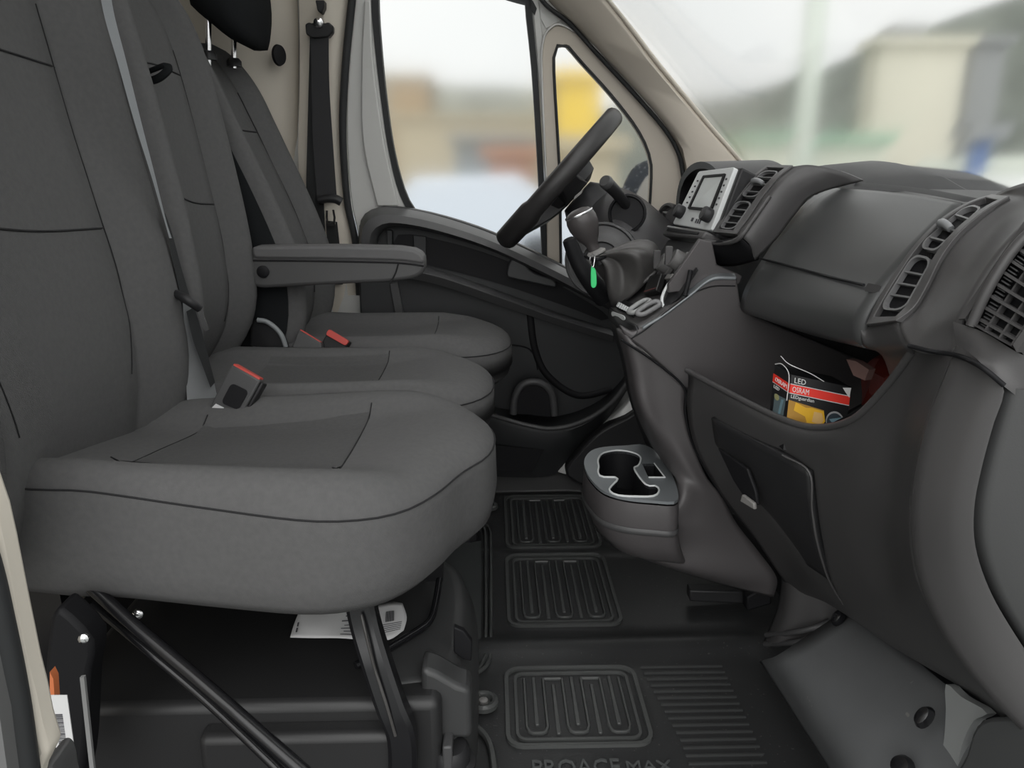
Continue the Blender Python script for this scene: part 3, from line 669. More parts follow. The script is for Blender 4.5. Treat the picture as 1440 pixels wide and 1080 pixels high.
fprism('buckle_badge', F, rrect(.28, .86, .32, .72, .12, .08), 0, .002, PLK, bk)
fprism('tag', F, [(.05, .12), (.45, .1), (.42, .26), (.14, .27)], 0, .001, WHT, bk)
frect('side_cover', F, 1.0, 1.12, .2, .97, -.022, -.002, PLD, bk, bevel=.003)
bk2 = thing('seat_belt_buckle', 'belt buckle with bright red button between middle and driver seats', 'buckle')
F = Face(T(446, 492, 1.68), T(474, 505, 1.67), T(462, 462, 1.69), T(492, 480, 1.68))
frect('buckle_body', F, 0, 1, -.3, .95, -.025, -.004, PLD, bk2, bevel=.003)
fprism('release_button', F, rrect(.02, .98, .72, 1.0, .08, .12), -.008, .003, RED, bk2, bevel=.001)
bk3 = thing('seat_belt_buckle', 'plain grey belt buckle beside the red-buttoned one', 'buckle')
F = Face(T(410, 488, 1.66), T(452, 500, 1.65), T(420, 463, 1.67), T(452, 482, 1.66))
frect('buckle_body', F, 0, 1, -.3, 1, -.02, 0, mat('buckle_plastic', (.055, .055, .056)), bk3, bevel=.003)
frect('release_button', F, 0.05, .95, .96, 1.04, -.016, -.002, RED, bk3)
# far belt on the pillar
fb = thing('seat_belt', 'black seat belt hanging from its anchor on the cream pillar', 'seat belt')
def Dq(l, o): return [D(a, b, o) for a, b in l]
strip('strap', rs(Dq([(437, 45), (438, 120), (440, 200), (446, 280)], .05), 20), rs(Dq([(462, 45), (463, 120), (468, 200), (474, 285)], .055), 20), (0, .002, 0), mat('belt_webbing_front', (.026, .026, .028), .7, weave=(700, .4)), fb)  # front layer, slightly paler than the strap behind
strip('strap', rs(Dq([(436, 45), (434, 120), (432, 200), (431, 300), (440, 420)], .042), 20), rs(Dq([(448, 45), (450, 120), (452, 200), (456, 300), (462, 420)], .046), 20), (0, .002, 0), BELT, fb)
strip('strap', rs(Dq([(458, 310), (461, 350), (466, 400)], .045), 8), rs(Dq([(474, 312), (478, 350), (482, 400)], .045), 8), (0, .002, 0), BELT, fb)
an = prism('anchor_loop', rs(Dq([(429, 34), (434, 31), (440, 33), (442, 25), (452, 25), (454, 33), (462, 31), (468, 36), (468, 45), (462, 52), (440, 54), (430, 48)], .06), 40, closed=True, smooth=False), (0, .025, 0), PLD, fb, bevel=.003)
lathe('anchor_bolt', D(448, 32, .062), DN, [(.012, 0), (.012, .004), (.007, .007), (.001, .007)], CHR, an, n=16)
tube('belt_tongue', Dq([(448, 281), (460, 279), (472, 280), (480, 284)], .06), .012, PLD, fb, n=8)
strip('tongue_blade', Dq([(458, 296), (458, 306), (460, 316)], .062), Dq([(461, 296), (461, 306), (462, 316)], .062), (0, .003, 0), CHR, fb)
strip('tongue_blade', Dq([(467, 295), (469, 306), (468, 316)], .062), Dq([(470, 295), (472, 306), (471, 317)], .062), (0, .003, 0), CHR, fb)
strip('tongue_blade', Dq([(460, 313), (470, 313)], .062), Dq([(460, 317), (470, 317)], .062), (0, .003, 0), CHR, fb)
tag(prism('coat_hook', rs(Dq([(443, 0), (456, 0), (456, 10), (452, 19), (446, 15), (445, 8)], .06), 20, closed=True, smooth=False), (0, .03, 0), PLD, bevel=.003), 'small black hook above the belt anchor on the pillar', 'hook')

# ================================================================== FLOOR MAT
fm = thing('floor_mat', 'black ribbed rubber mat covering the cab floor', 'floor mat')
def mz(x, y):
    """gentle hump running across the cab between the tread pads"""
    h = .016 * math.exp(-((y - 1.315) / .035) ** 2) + .006 * math.exp(-((y - 1.705) / .014) ** 2)
    return h - .004
rows = []
NX, NY = 24, 90
for j in range(NY + 1):
    y = .55 + (2.10 - .55) * j / NY
    rows.append([V((-.32 + .95 * i / NX, y, mz(0, y))) for i in range(NX + 1)])
base = loft('mat_base', rows, RUB, fm, closed=False, caps=False, smooth=180)
def flat_ring(name, poly_o, poly_i, z0, z1, m, par):
    return fring(name, lambda u, v, w: V((u, v, mz(u, v) + w)), poly_o, poly_i, z0, z1, m, par)
def bar(par, x0, y0, x1, y1, wd=.0035, h=.005):
    d = V((x1 - x0, y1 - y0, 0)).normalized(); s = V((-d.y, d.x, 0)) * wd
    P_ = [V((x0, y0, 0)) - d * wd + s, V((x0, y0, 0)) - d * wd - s, V((x1, y1, 0)) + d * wd - s, V((x1, y1, 0)) + d * wd + s]
    z = mz(x0, y0)
    return prism('ridge', [p + V((0, 0, z - .001)) for p in P_], (0, 0, h), RUBR, par, smooth=30, bevel=.0012, bseg=1)
def path(par, pts, wd=.0032, h=.005):
    z = mz(*pts[0]); c = [V((a, b, z + .001)) for a, b in pts]
    return tube('ridge', c, wd, RUBR, par, n=6, sm=0, flat=1.2)
def pad(x0, x1, y0, y1, nb_):
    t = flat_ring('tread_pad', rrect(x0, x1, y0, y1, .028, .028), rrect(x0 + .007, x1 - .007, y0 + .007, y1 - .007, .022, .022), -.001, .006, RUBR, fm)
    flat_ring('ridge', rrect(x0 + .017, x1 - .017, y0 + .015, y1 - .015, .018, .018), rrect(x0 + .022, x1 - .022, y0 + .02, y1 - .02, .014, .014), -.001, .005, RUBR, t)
    a, b = x0 + .036, x1 - .034; c, d = y0 + .034, y1 - .032; st = (b - a) / (nb_ - 1)
    X = [a + st * i for i in range(nb_)]
    e = .014
    i = 0
    for i, x in enumerate(X):
        k = i % 4
        if k == 0 and i + 2 < nb_: path(t, [(x, d), (x, c + e), (x + .004, c + .003), (x + .01, c), (x + 2 * st - .01, c), (x + 2 * st - .004, c + .003), (x + 2 * st, c + e), (x + 2 * st, d)])
        elif k == 2 and i + 2 < nb_: path(t, [(x, d), (x + 2 * st, d)])
        elif k == 0 and i + 2 >= nb_: bar(t, x, c, x, d)
        if k == 1: bar(t, x, c + .022, x, d)
        if k == 3: bar(t, x, c, x, d - .022)
    return t
pad(.018, .262, 1.042, 1.250, 11); pad(.027, .268, 1.385, 1.690, 11); pad(.030, .272, 1.725, 2.045, 11)
for i in range(17):
    y = .965 + i * .0175
    x1 = .43 + .0 * i
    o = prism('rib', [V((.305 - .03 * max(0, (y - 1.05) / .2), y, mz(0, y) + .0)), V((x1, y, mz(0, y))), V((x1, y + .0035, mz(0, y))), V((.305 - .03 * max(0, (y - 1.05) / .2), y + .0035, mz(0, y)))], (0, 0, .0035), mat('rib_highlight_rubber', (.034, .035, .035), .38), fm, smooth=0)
# channel ridges along the seat side
for dx in (0, .012):
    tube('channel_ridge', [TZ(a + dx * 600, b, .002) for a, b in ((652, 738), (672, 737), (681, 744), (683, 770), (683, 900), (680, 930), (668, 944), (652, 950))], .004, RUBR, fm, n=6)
prism('side_plate', rs([TZ(a, b, .004) for a, b in ((600, 742), (668, 742), (676, 760), (676, 900), (670, 932), (640, 945), (600, 945))], 40, closed=True), (0, 0, .004), mat('smooth_floor_plastic', (.04, .043, .043), .4, speck=(80, .72, (.12, .12, .11))), fm)
prism('plate_hole', [TZ(a, b, .009) for a, b in ((664, 745), (676, 748), (677, 760), (660, 763))], (0, 0, .001), PLK, fm)
for (a, b, r_) in ((680, 990, .026), (688, 714, .024)):
    c = TZ(a, b, .002); g = lathe('grommet', c, (0, 0, 1), [(r_, 0), (r_, .008), (r_ * .8, .012), (r_ * .62, .011), (r_ * .55, .006), (r_ * .5, .002), (r_ * .1, .002)], RUBR, fm, n=24)
    lathe('stud', c, (0, 0, 1), [(.008, .002), (.008, .009), (.004, .011), (.001, .011)], KNOBM if b > 800 else PLD, g, n=12)
tube('channel_ridge', [TZ(a, b, .002) for a, b in ((660, 1018), (678, 1030), (690, 1050), (696, 1090))], .006, RUBR, fm, n=6)
Ft = lambda u, v, w: V((u, v, mz(u, v) + w))
text('mat_lettering', 'PROACE', Ft, .058, .196, .982, 1.014, .003, mat('embossed_rubber', (.055, .058, .058), .4), fm, .003)
text('mat_lettering', 'MAX', Ft, .206, .278, .986, 1.008, .003, mat('embossed_rubber', (.055, .058, .058), .4), fm, .003)

# ================================================================== UNDER THE SEAT
bxr = thing('storage_box', 'dark plastic box with sloping corner under the near seat', 'box')
UB = mat('underseat_plastic', (.018, .018, .0185), .42, bump=(400, .06))
UBL = mat('underseat_cover_plastic', (.034, .0345, .035), .4, bump=(400, .06))
# main tub
prism('tub', [V((-.62, .905, -.004)), V((-.075, .905, -.004)), V((-.075, 1.30, -.004)), V((-.62, 1.30, -.004))], (0, 0, .20), UB, bxr, bevel=.014, bseg=3)
prism('side_step', [V((-.40, .875, -.004)), V((-.12, .875, -.004)), V((-.12, .915, -.004)), V((-.40, .915, -.004))], (0, 0, .172), UB, bxr, bevel=.012, bseg=3)
# corner tower: plan loop lofted upwards with a chamfer
def tw(s, z, dx=0): return [V((-.165 + (p[0] + .165) * s + dx, 1.08 + (p[1] - 1.08) * s, z)) for p in ((-.165, .93), (-.10, .925), (-.065, .935), (-.04, .965), (-.03, 1.02), (-.028, 1.10), (-.03, 1.2), (-.05, 1.30), (-.10, 1.36), (-.165, 1.36), (-.19, 1.2), (-.19, 1.05))]
loft('corner_cover', [rs(tw(1.0, -.006), 48, True), rs(tw(1.0, .10), 48, True), rs(tw(.99, .135), 48, True), rs(tw(.90, .185, -.004), 48, True), rs(tw(.86, .197, -.008), 48, True), rs(tw(.8, .20, -.012), 48, True), rs(tw(.2, .2005, -.012), 48, True)], UBL, bxr, smooth=45)
tube('tray_edge', [TZ(618, 815, .235), TZ(612, 850, .22), TZ(605, 872, .215), TZ(590, 885, .213), TZ(545, 912, .21), TZ(500, 936, .208)], .006, GLB, bxr, n=8, sm=3)
prism('cover_slot', [T(a, b, 1.0) + V((0, 0, 0)) for a, b in ((638, 882), (652, 888), (664, 903), (663, 930), (652, 928), (638, 918))], (0, .012, 0), PLK, bxr, bevel=.002)
prism('cover_pad', rs(Ts([(592, 940), (612, 946), (650, 968), (662, 967), (664, 1040), (592, 1040)], .932), 30, closed=True, smooth=False), (0, .05, 0), UBL, bxr, bevel=.014, bseg=3)
tk = thing('twist_knob', 'black twist knob standing in front of the box corner', 'knob')
kc = T(632, 1052, .93)
lathe('knob_base', kc - V((0, 0, .09)), (0, 0, 1), [(.036, 0), (.036, .055), (.034, .06), (.038, .062), (.038, .068), (.030, .072), (.029, .09), (.024, .096), (.002, .097)], PLD, tk, n=28)
frect('knob_grip', Face(kc + V((-.008, -.03, -.02)), kc + V((.006, -.03, -.02)), kc + V((-.008, -.028, .026)), kc + V((.006, -.028, .026))), 0, 1, 0, 1, -.06, 0, mat('grip_plastic', (.045, .045, .046), .4), tk, bevel=.003)
# seat frame legs
sf = thing('tubular_seat_stand', 'glossy black tubular frame carrying the near seat', 'frame')
def sq(name, pts, a, b, m, par):
    c = rs(pts, 24); L = []
    for i, p in enumerate(c):
        t = (c[min(i + 1, 23)] - c[max(i - 1, 0)]).normalized(); s = V((0, 1, 0)).cross(t).normalized()
        L.append([p + s * u * a + V((0, v * b, 0)) for u, v in ((-1, -.7), (-.7, -1), (.7, -1), (1, -.7), (1, .7), (.7, 1), (-.7, 1), (-1, .7))])
    return loft(name, L, m, par, smooth=35)
sq('front_leg', [T(500, 800, .93), T(512, 868, .92), T(530, 930, .90), T(550, 990, .885), T(566, 1035, .88), T(566, 1120, .88)], .019, .016, GLB, sf)
tube('leg_highlight_bead', [T(508, 864, .902), T(524, 930, .882), T(543, 990, .868), T(556, 1035, .863)], .0022, mat('leg_highlight_paint', (.04, .038, .037), .3), sf, n=6)  # paler bead, a highlight coloured onto the glossy leg
tube('brace', [T(90, 790, .90), T(180, 872, .86), T(290, 965, .80), T(430, 1088, .72)], .0085, GLB, sf, n=12, sm=4)
tube('brace', [T(130, 850, .91), T(190, 900, .88), T(290, 985, .83), T(400, 1090, .76)], .006, GLB, sf, n=10, sm=4)
box('cross_rail', (-.62, .95, .375), (-.10, .98, .40), GLB, sf); box('cross_rail', (-.62, 1.22, .375), (-.10, 1.25, .40), GLB, sf)
box('rear_leg', (-.62, .93, -.004), (-.58, .97, .39), GLB, sf); box('rear_leg', (-.62, 1.20, -.004), (-.58, 1.24, .39), GLB, sf); box('rear_leg', (-.12, 1.22, .19), (-.09, 1.25, .39), GLB, sf)
lathe('bolt_head', T(194, 863, .93), (0.3, -1, .2), [(.007, 0), (.007, .004), (.004, .006), (.001, .006)], CHR, sf, n=10)
# silver edge strip and dark bracket in the corner
tag(prism('edge_strip', [T(a, b, .74) for a, b in ((112, 953), (118, 952), (134, 1100), (128, 1100))], (0, .004, 0), mat('dull_strip', (.22, .22, .22), .5)), 'thin dull grey strip standing under the seat at the left', 'strip')
tag(prism('support_bracket', rs(Ts([(70, 870), (110, 880), (132, 910), (125, 950), (112, 1100), (60, 1100)], .80), 30, closed=True), (0, .04, 0), PLK, bevel=.006), 'black bracket in the dark corner under the near seat', 'bracket')
tag(lathe('hinge_bolt', T(119, 897, .79), (0.1, -1, .2), [(.006, 0), (.006, .004), (.003, .006), (.001, .006)], CHR, n=10), 'small shiny bolt in the dark corner under the seat', 'bolt')
tag(prism('orange_tab', [T(a, b, .70) for a, b in ((70, 945), (75, 955), (77, 985), (70, 985))], (0, .01, 0), mat('orange_plastic', (.55, .16, .06), .5)), 'small orange tab behind the near cream pillar', 'tab')
# barcode label
lb_ = thing('barcode_label', 'white barcode label beside the near cream pillar', 'label')
F = Face(T(80, 1060, .66), T(105, 1058, .66), T(68, 978, .66), T(94, 978, .66))
frect('sheet', F, 0, 1, 0, 1, -.001, 0, WHT, lb_)
v = .12
for i in range(26):
    h = random.choice((.008, .012, .02)); frect('bar', F, .2, .62, v, v + h, 0, .0004, INK, lb_); v += h + random.choice((.008, .012))
    if v > .86: break
# paper sheet on the box
ps = thing('paper_sheet', 'creased white paper with barcode lying under the near seat', 'paper')
zp = lambda px, py: TZ(px, py, .232)
rows = [[TZ(408, 896, .212), TZ(440, 897, .212), TZ(478, 897, .216), TZ(520, 900, .217), TZ(548, 899, .216), TZ(568, 886, .215)],
        [TZ(414, 876, .215), TZ(440, 878, .220), TZ(480, 880, .220), TZ(525, 876, .222), TZ(552, 872, .222), TZ(572, 868, .22)],
        [TZ(425, 850, .225), TZ(450, 852, .225), TZ(485, 852, .228), TZ(525, 850, .228), TZ(550, 846, .228), TZ(566, 848, .226)]]
sh_ = grid('sheet', rows, WHT, ps, 4, 4, smooth=60, solid=.0008)
def pq(u, v, w=0):
    R_ = [cr(r, 4) for r in rows]; f = u * (len(R_[0]) - 1); i = min(int(f), len(R_[0]) - 2); q = [r[i].lerp(r[i + 1], f - i) for r in R_]
    return (q[0].lerp(q[1], v * 2) if v < .5 else q[1].lerp(q[2], v * 2 - 1)) + V((0, 0, .0016 + w))
for i in range(9): fprism('print_bar', pq, [(.72 + i * .012, .45), (.727 + i * .012, .45), (.735 + i * .012, .72), (.728 + i * .012, .72)], 0, .0003, INK, ps)
for i in range(5): fprism('print_line', pq, [(.64, .12 + i * .06), (.94, .10 + i * .06), (.94, .115 + i * .06), (.64, .135 + i * .06)], 0, .0003, INK, ps)
for i in range(6): fprism('print_line', pq, [(.40 + .02 * (i % 2), .1 + i * .12), (.48, .1 + i * .12), (.48, .125 + i * .12), (.40 + .02 * (i % 2), .125 + i * .12)], 0, .0003, INK, ps)
for i in range(2): fprism('print_line', pq, [(.04, .15 + i * .2), (.055, .15 + i * .2), (.055, .3 + i * .2), (.04, .3 + i * .2)], 0, .0003, INK, ps)

# ================================================================== FRONT FOOTWELL
kp = thing('kick_plate', 'bare grey steel plate rising at the front of the near footwell', 'plate')
rows = [[TZ(1068, 930, .002), TZ(1118, 1008, .002), TZ(1170, 1090, .002), TZ(1215, 1180, .002)],
        [TX(1092, 922, .455), TX(1145, 1003, .46), TX(1200, 1090, .46), TX(1250, 1180, .46)],
        [TX(1140, 890, .50), TX(1225, 975, .50), TX(1290, 1060, .50), TX(1350, 1170, .50)],
        [TX(1196, 852, .56), TX(1290, 930, .54), TX(1375, 1005, .53), TX(1460, 1110, .53)]]
grid('plate', rows, STEEL, kp, 5, 5, smooth=180, solid=.006)
for a, b, xx, sx in ((1181, 870, .545, .6), (1302, 1010, .505, .6), (1271, 1080, .49, 1.0)):
    p = TX(a, b, xx - .012); g = lathe('stud', p, (-.75, -.2, .6), [(.014, 0), (.014, .004), (.011, .010), (.005, .012), (.001, .012)], GLB, kp, n=16, sx=sx)
sf2 = tag(prism('sound_flap', rs([TX(a, b, .512) for a, b in ((1330, 962), (1352, 980), (1388, 1002), (1368, 1015), (1352, 1050), (1340, 1100), (1312, 1100), (1326, 1050), (1330, 1000))], 40, closed=True), (.01, 0, 0), STEELL, smooth=40), 'pale triangular flap at the right end of the steel plate', 'flap')
tag(prism('sill_bracket', rs([TX(a, b, .50) for a, b in ((1372, 1020), (1400, 1008), (1450, 1020), (1450, 1110), (1340, 1110), (1358, 1060))], 30, closed=True), (.03, 0, 0), mat('sill_grey', (.06, .062, .063), .45), bevel=.006), 'grey bracket below the dashboard end', 'bracket')
# console foot
cf = thing('console_foot', 'black moulded foot under the dashboard resting on the floor', 'bracket')
A = [[(1100, 796), (1094, 850), (1078, 892), (1072, 905)], [(1112, 792), (1108, 850), (1100, 888), (1096, 903)], [(1140, 800), (1142, 850), (1148, 876), (1150, 892)], [(1180, 820), (1180, 850), (1166, 876), (1166, 884)], [(1210, 830), (1210, 850), (1200, 866), (1200, 874)]]
yy = (1.26, 1.19, 1.16, 1.16, 1.2)
grid('foot_body', [[T(a, b, y_) for a, b in r] for r, y_ in zip(A, yy)], PLA2, cf, 5, 5, smooth=60, solid=.02)
tube('foot_rim', [T(1078, 893, 1.245), T(1110, 890, 1.175), T(1140, 884, 1.15), T(1168, 874, 1.15)], .005, mat('ledge_plastic', (.05, .05, .051)), cf, n=8)
tube('foot_rim', [T(1076, 906, 1.245), T(1110, 904, 1.175), T(1140, 898, 1.15), T(1164, 889, 1.15)], .005, mat('ledge_plastic', (.05, .05, .051)), cf, n=8)
pdl = thing('brake_pedal', 'flat dark pedal bar under the centre console', 'pedal')
frect('pedal_bar', Face(T(970, 846, 1.45), T(1058, 850, 1.45), T(970, 830, 1.45), T(1058, 832, 1.45)), 0, 1, 0, 1, -.03, 0, PLD, pdl, bevel=.004)
frect('pedal_end', Face(T(1050, 860, 1.42), T(1085, 850, 1.42), T(1050, 840, 1.42), T(1085, 820, 1.42)), 0, 1, 0, 1, -.03, 0, PLK, pdl, bevel=.004)

# ================================================================== DASHBOARD
dash = thing('dashboard', 'charcoal moulded plastic dashboard running across the cab', 'dashboard')
# inner core and top deck (lofted along the cab width)
def deck(y, f=0, k=1):
    # x-z section of the hidden core: top deck, front slope, belly
    return [V((.56, y, .862 - f)), V((.70, y, .872 - f)), V((.95, y, .868 - f)), V((1.08, y, .84 - f)), V((1.02, y, .40)), V((.72, y, .36)), V((.62, y, .60)), V((.55, y, .80 - f))]
loft('top_deck', [deck(.60, .03), deck(.64, .012), deck(.70, .0), deck(1.2), deck(1.7), deck(2.02), deck(2.08, .02)], PLD, dash, smooth=45)
# mound of the document tray on top
L = []
for i in range(13):
    t = i / 12; y = 1.24 + .44 * t; h = .048 * math.sin(math.pi * t) ** .55
    L.append([V((.585, y, .862)), V((.60, y, .866 + h * .55)), V((.63, y, .868 + h * .9)), V((.70, y, .870 + h)), V((.82, y, .868 + h * .8)), V((.90, y, .86))])
loft('top_tray_mound', L, PLD, dash, closed=False, caps=False, smooth=60)
# ---- upper glove box door
g = [[(1170, 264, 1.235), (1230, 268, 1.07), (1290, 275, .93), (1352, 286, .80)],
     [(1136, 282, 1.235), (1200, 288, 1.07), (1262, 298, .93), (1326, 309, .80)],
     [(1104, 318, 1.235), (1160, 328, 1.07), (1218, 340, .93), (1282, 354, .80)],
     [(1072, 364, 1.235), (1118, 376, 1.07), (1170, 390, .93), (1238, 407, .80)],
     [(1050, 400, 1.235), (1095, 412, 1.07), (1148, 424, .93), (1216, 440, .80)],
     [(1042, 424, 1.235), (1087, 436, 1.07), (1140, 448, .93), (1210, 464, .80)],
     [(1044, 438, 1.235), (1090, 453, 1.07), (1145, 468, .93), (1216, 486, .80)],
     [(1060, 444, 1.235), (1108, 461, 1.07), (1166, 478, .93), (1242, 496, .80)]]
gb = grid('glove_box_door', [[T(*p) for p in r] for r in g], PLG, dash, 6, 6, smooth=60, solid=.012)
tube('door_gap', [p + V((-.002, -.002, .0005)) for p in Tl([(1072, 364, 1.225), (1118, 376, 1.062), (1170, 390, .925), (1216, 401, .83)])], .0018, PLK, gb, n=6)
F = Face(T(1216, 410, .823), T(1236, 413, .80), T(1221, 398, .823), T(1240, 402, .80)); fprism('air_bag_mark', F, rrect(0, 1, 0, 1, .1, .2), 0, .0008, PLA, gb)
tube('lower_lip', Tl([(1064, 440, 1.225), (1110, 456, 1.06), (1165, 472, .92), (1216, 486, .805)]), .003, mat('ledge_plastic', (.05, .05, .051)), gb, n=6)
strip('top_gap', rs(Tl([(1200, 262, 1.18), (1250, 266, 1.04), (1300, 273, .92), (1356, 284, .80)]), 14), rs(Tl([(1204, 257, 1.2), (1254, 261, 1.06), (1306, 268, .94), (1362, 279, .81)]), 14), (0.01, 0, 0), PLK, gb)
# rear shroud under the glove box: hidden top of the open shelf
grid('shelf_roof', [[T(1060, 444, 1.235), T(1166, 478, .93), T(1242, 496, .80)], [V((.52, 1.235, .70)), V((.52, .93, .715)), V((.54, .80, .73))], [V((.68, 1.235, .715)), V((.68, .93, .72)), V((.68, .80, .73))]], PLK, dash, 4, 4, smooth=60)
# ---- passenger vent with bezel
VL = Tl([(1220, 458, .795), (1236, 424, .795), (1258, 388, .795), (1288, 346, .795), (1324, 310, .795), (1362, 287, .795), (1396, 276, .795)])
VR = Tl([(1262, 452, .735), (1288, 432, .735), (1306, 402, .735), (1326, 362, .735), (1352, 328, .735), (1388, 298, .735), (1420, 279, .735)])
def vent(root, L, R, body, slats, bars, knobt, mirror=False, bez=PLA2):
    C = CFace(L, R)
    # bezel ring
    N = 40
    ou = [(0, i / N) for i in range(N + 1)] + [(1, 1 - i / N) for i in range(N + 1)]
    inn = [(.13, .05 + .9 * i / N) for i in range(N + 1)] + [(.80, .95 - .9 * i / N) for i in range(N + 1)]
    v = fring('vent_bezel', C, ou, inn, -.010, .0025, bez, root, bevel=.001)
    fprism('vent_duct_shade', C, [(.1, .04), (.85, .04), (.85, .96), (.1, .96)] if 0 else inn, -.0045, -.0040, PLK, v, smooth=0)  # flat black sheet just behind the slats, painted as the duct's shade
    for t0, t1 in body:
        o2 = rrect(.16, .79, t0, t1, .2, .06); i2 = rrect(.205, .745, t0 + .014, t1 - .014, .18, .05)
        fring('vent_frame', C, o2, i2, -.004, .0016, mat('vent_frame_plastic', (.11, .11, .112), .38), v)
    for t in slats:
        frect('slat', C, .19, .76, t - .0055, t + .0055, -.0042, .0008, mat('vent_frame_plastic', (.11, .11, .112)), v)
    if knobt:
        t = knobt; tube('vent_lever', [C(.22, t, .001), C(.30, t + .006, .005), C(.5, t + .006, .005), C(.62, t, .001)], lambda q: .0045 - .0015 * abs(q - .4), mat('lever_grey', (.17, .175, .18), .4), v, n=8)
    return C, v
vent(dash, VL, VR, ((.10, .46), (.50, .86)), (.20, .275, .35, .58, .66, .76), None, .66)
# ---- panel right of the passenger vent: wraps round to the side window grille
pr1 = [[(1396, 275, .80), (1425, 262, .75), (1480, 246, .70)],
       [(1420, 279, .738), (1446, 282, .71), (1482, 284, .665)],
       [(1388, 298, .738), (1412, 312, .71), (1450, 308, .652)],
       [(1352, 328, .738), (1378, 350, .705), (1418, 340, .650)],
       [(1326, 362, .738), (1348, 390, .70), (1391, 376, .652)],
       [(1306, 402, .738), (1325, 428, .70), (1369, 414, .654)],
       [(1288, 432, .738), (1305, 458, .70), (1350, 456, .657)],
       [(1262, 453, .738), (1284, 492, .70), (1352, 500, .655)]]
grid('vent_surround', [[T(*p) for p in r] for r in pr1], PLA2, dash, 5, 5, smooth=60, solid=.006)
# bottom of the vent pod
grid('vent_pod_base', [[T(1210, 464, .80), T(1222, 459, .797), T(1262, 453, .737)], [T(1214, 486, .80), T(1236, 486, .775), T(1276, 484, .715)], [T(1240, 500, .80), T(1256, 508, .775), T(1282, 496, .72)], [T(1256, 545, .80), T(1262, 540, .78), T(1282, 510, .735)]], PLA, dash, 5, 5, smooth=60, solid=.006)
# ---- side window grille
SL = Tl([(1358, 452, .655), (1376, 410, .652), (1398, 370, .65), (1424, 335, .648), (1456, 305, .645)])
SR = Tl([(1434, 494, .60), (1450, 462, .60), (1472, 424, .60), (1496, 390, .60), (1526, 360, .60)])
C = CFace(SL, SR)
sg = fring('side_grille', C, rrect(-.06, 1.04, -.04, 1.04, .04, .03), rrect(.06, .94, .02, .98, .04, .03), -.004, .006, PLA2, dash)
frect('grille_duct_shade', C, .0, 1, 0, 1, -.008, -.007, PLK, sg)  # black sheet close behind the bars, shade put in as colour
tube('grille_rail', [C(.17, t / 10, .004) for t in range(11)], .0045, PLA2, sg, n=8)
for i in range(9): frect('grille_bar', C, .2, .95, .06 + i * .11, .085 + i * .11, -.006, .0, PLA2, sg)
for u in (.36, .62, .84): frect('grille_bar', C, u, u + .03, .02, .98, -.006, .001, PLA2, sg)
for i in range(28): frect('louvre', C, .21, .35, .03 + i * .034, .042 + i * .034, -.006, -.003, mat('ledge_plastic', (.05, .05, .051)), sg)
# ---- end panel of the dashboard
ea = [(1346, 486, .655), (1330, 530, .65), (1306, 590, .65), (1290, 650, .65), (1281, 715, .65), (1284, 780, .65), (1298, 835, .645), (1330, 900, .635), (1378, 965, .62), (1450, 1042, .60)]
eb = [(1350, 500, .62), (1382, 516, .61), (1412, 545, .60), (1396, 600, .60), (1380, 660, .60), (1370, 715, .60), (1372, 770, .60), (1392, 830, .60), (1426, 890, .60), (1480, 970, .60)]
A = rs(Tl(ea), 40); B = rs(Tl(eb[1:]), 40)
en = loft('end_panel', [[a + V((.05, .035, 0)), a + V((.006, .012, 0)), a, a.lerp(b, .12) + V((0, -.006, 0)), a.lerp(b, .5) + V((0, -.010, 0)), a.lerp(b, .9) + V((0, -.004, 0)), b, b + V((.004, .02, 0))] for a, b in zip(A, B)], PLA2, dash, closed=False, caps=False, smooth=60)
ec = [T(a + 8, b, .605) for a, b, c in eb[2:]]
Cc = rs(ec, 40)
loft('end_cap', [[c + V((.0, .03, 0)), c, c + V((.006, -.006, 0)), c + V((.06, -.012, .0)), c + V((.2, -.0, .0))] for c in Cc], mat('end_cap_plastic', (.044, .0445, .045), .4, bump=(700, .06)), dash, closed=False, caps=False, smooth=60)
tube('panel_gap', Tl([(1278, 486, .695), (1310, 494, .672), (1346, 500, .645), (1380, 516, .608), (1412, 542, .598)]), .0022, PLK, dash, n=6)
grid('upper_end', [[T(1340, 452, .659), T(1385, 468, .634), T(1436, 498, .604), T(1520, 530, .592)], [T(1344, 484, .657), T(1384, 504, .622), T(1425, 530, .604), T(1520, 575, .592)], [T(1346, 501, .650), T(1382, 517, .614), T(1414, 545, .603), T(1520, 625, .592)]], PLA2, dash, 5, 5, smooth=60)
br = Tl([(1172, 263, 1.235), (1230, 268, 1.07), (1290, 275, .93), (1352, 286, .80), (1396, 276, .797), (1424, 264, .755), (1478, 248, .70), (1526, 330, .61)])
grid('deck_bridge', [[p + V((.004, 0, -.002)) for p in br], [V((max(.60, p.x + .05), p.y, .866 if p.y > .65 else .84)) for p in br], [V((.72, p.y, .868 if p.y > .65 else .83)) for p in br]], PLD, dash, 4, 4, smooth=60)
grid('end_closure', [[p + V((.003, .004, 0)) for p in Tl([(1434, 494, .60), (1450, 462, .60), (1472, 424, .60), (1496, 390, .60), (1526, 345, .605)])], [V((.62, .602, z)) for z in (.56, .62, .70, .77, .84)], [V((.9, .602, z)) for z in (.50, .58, .68, .77, .84)]], PLA, dash, 4, 4, smooth=60)
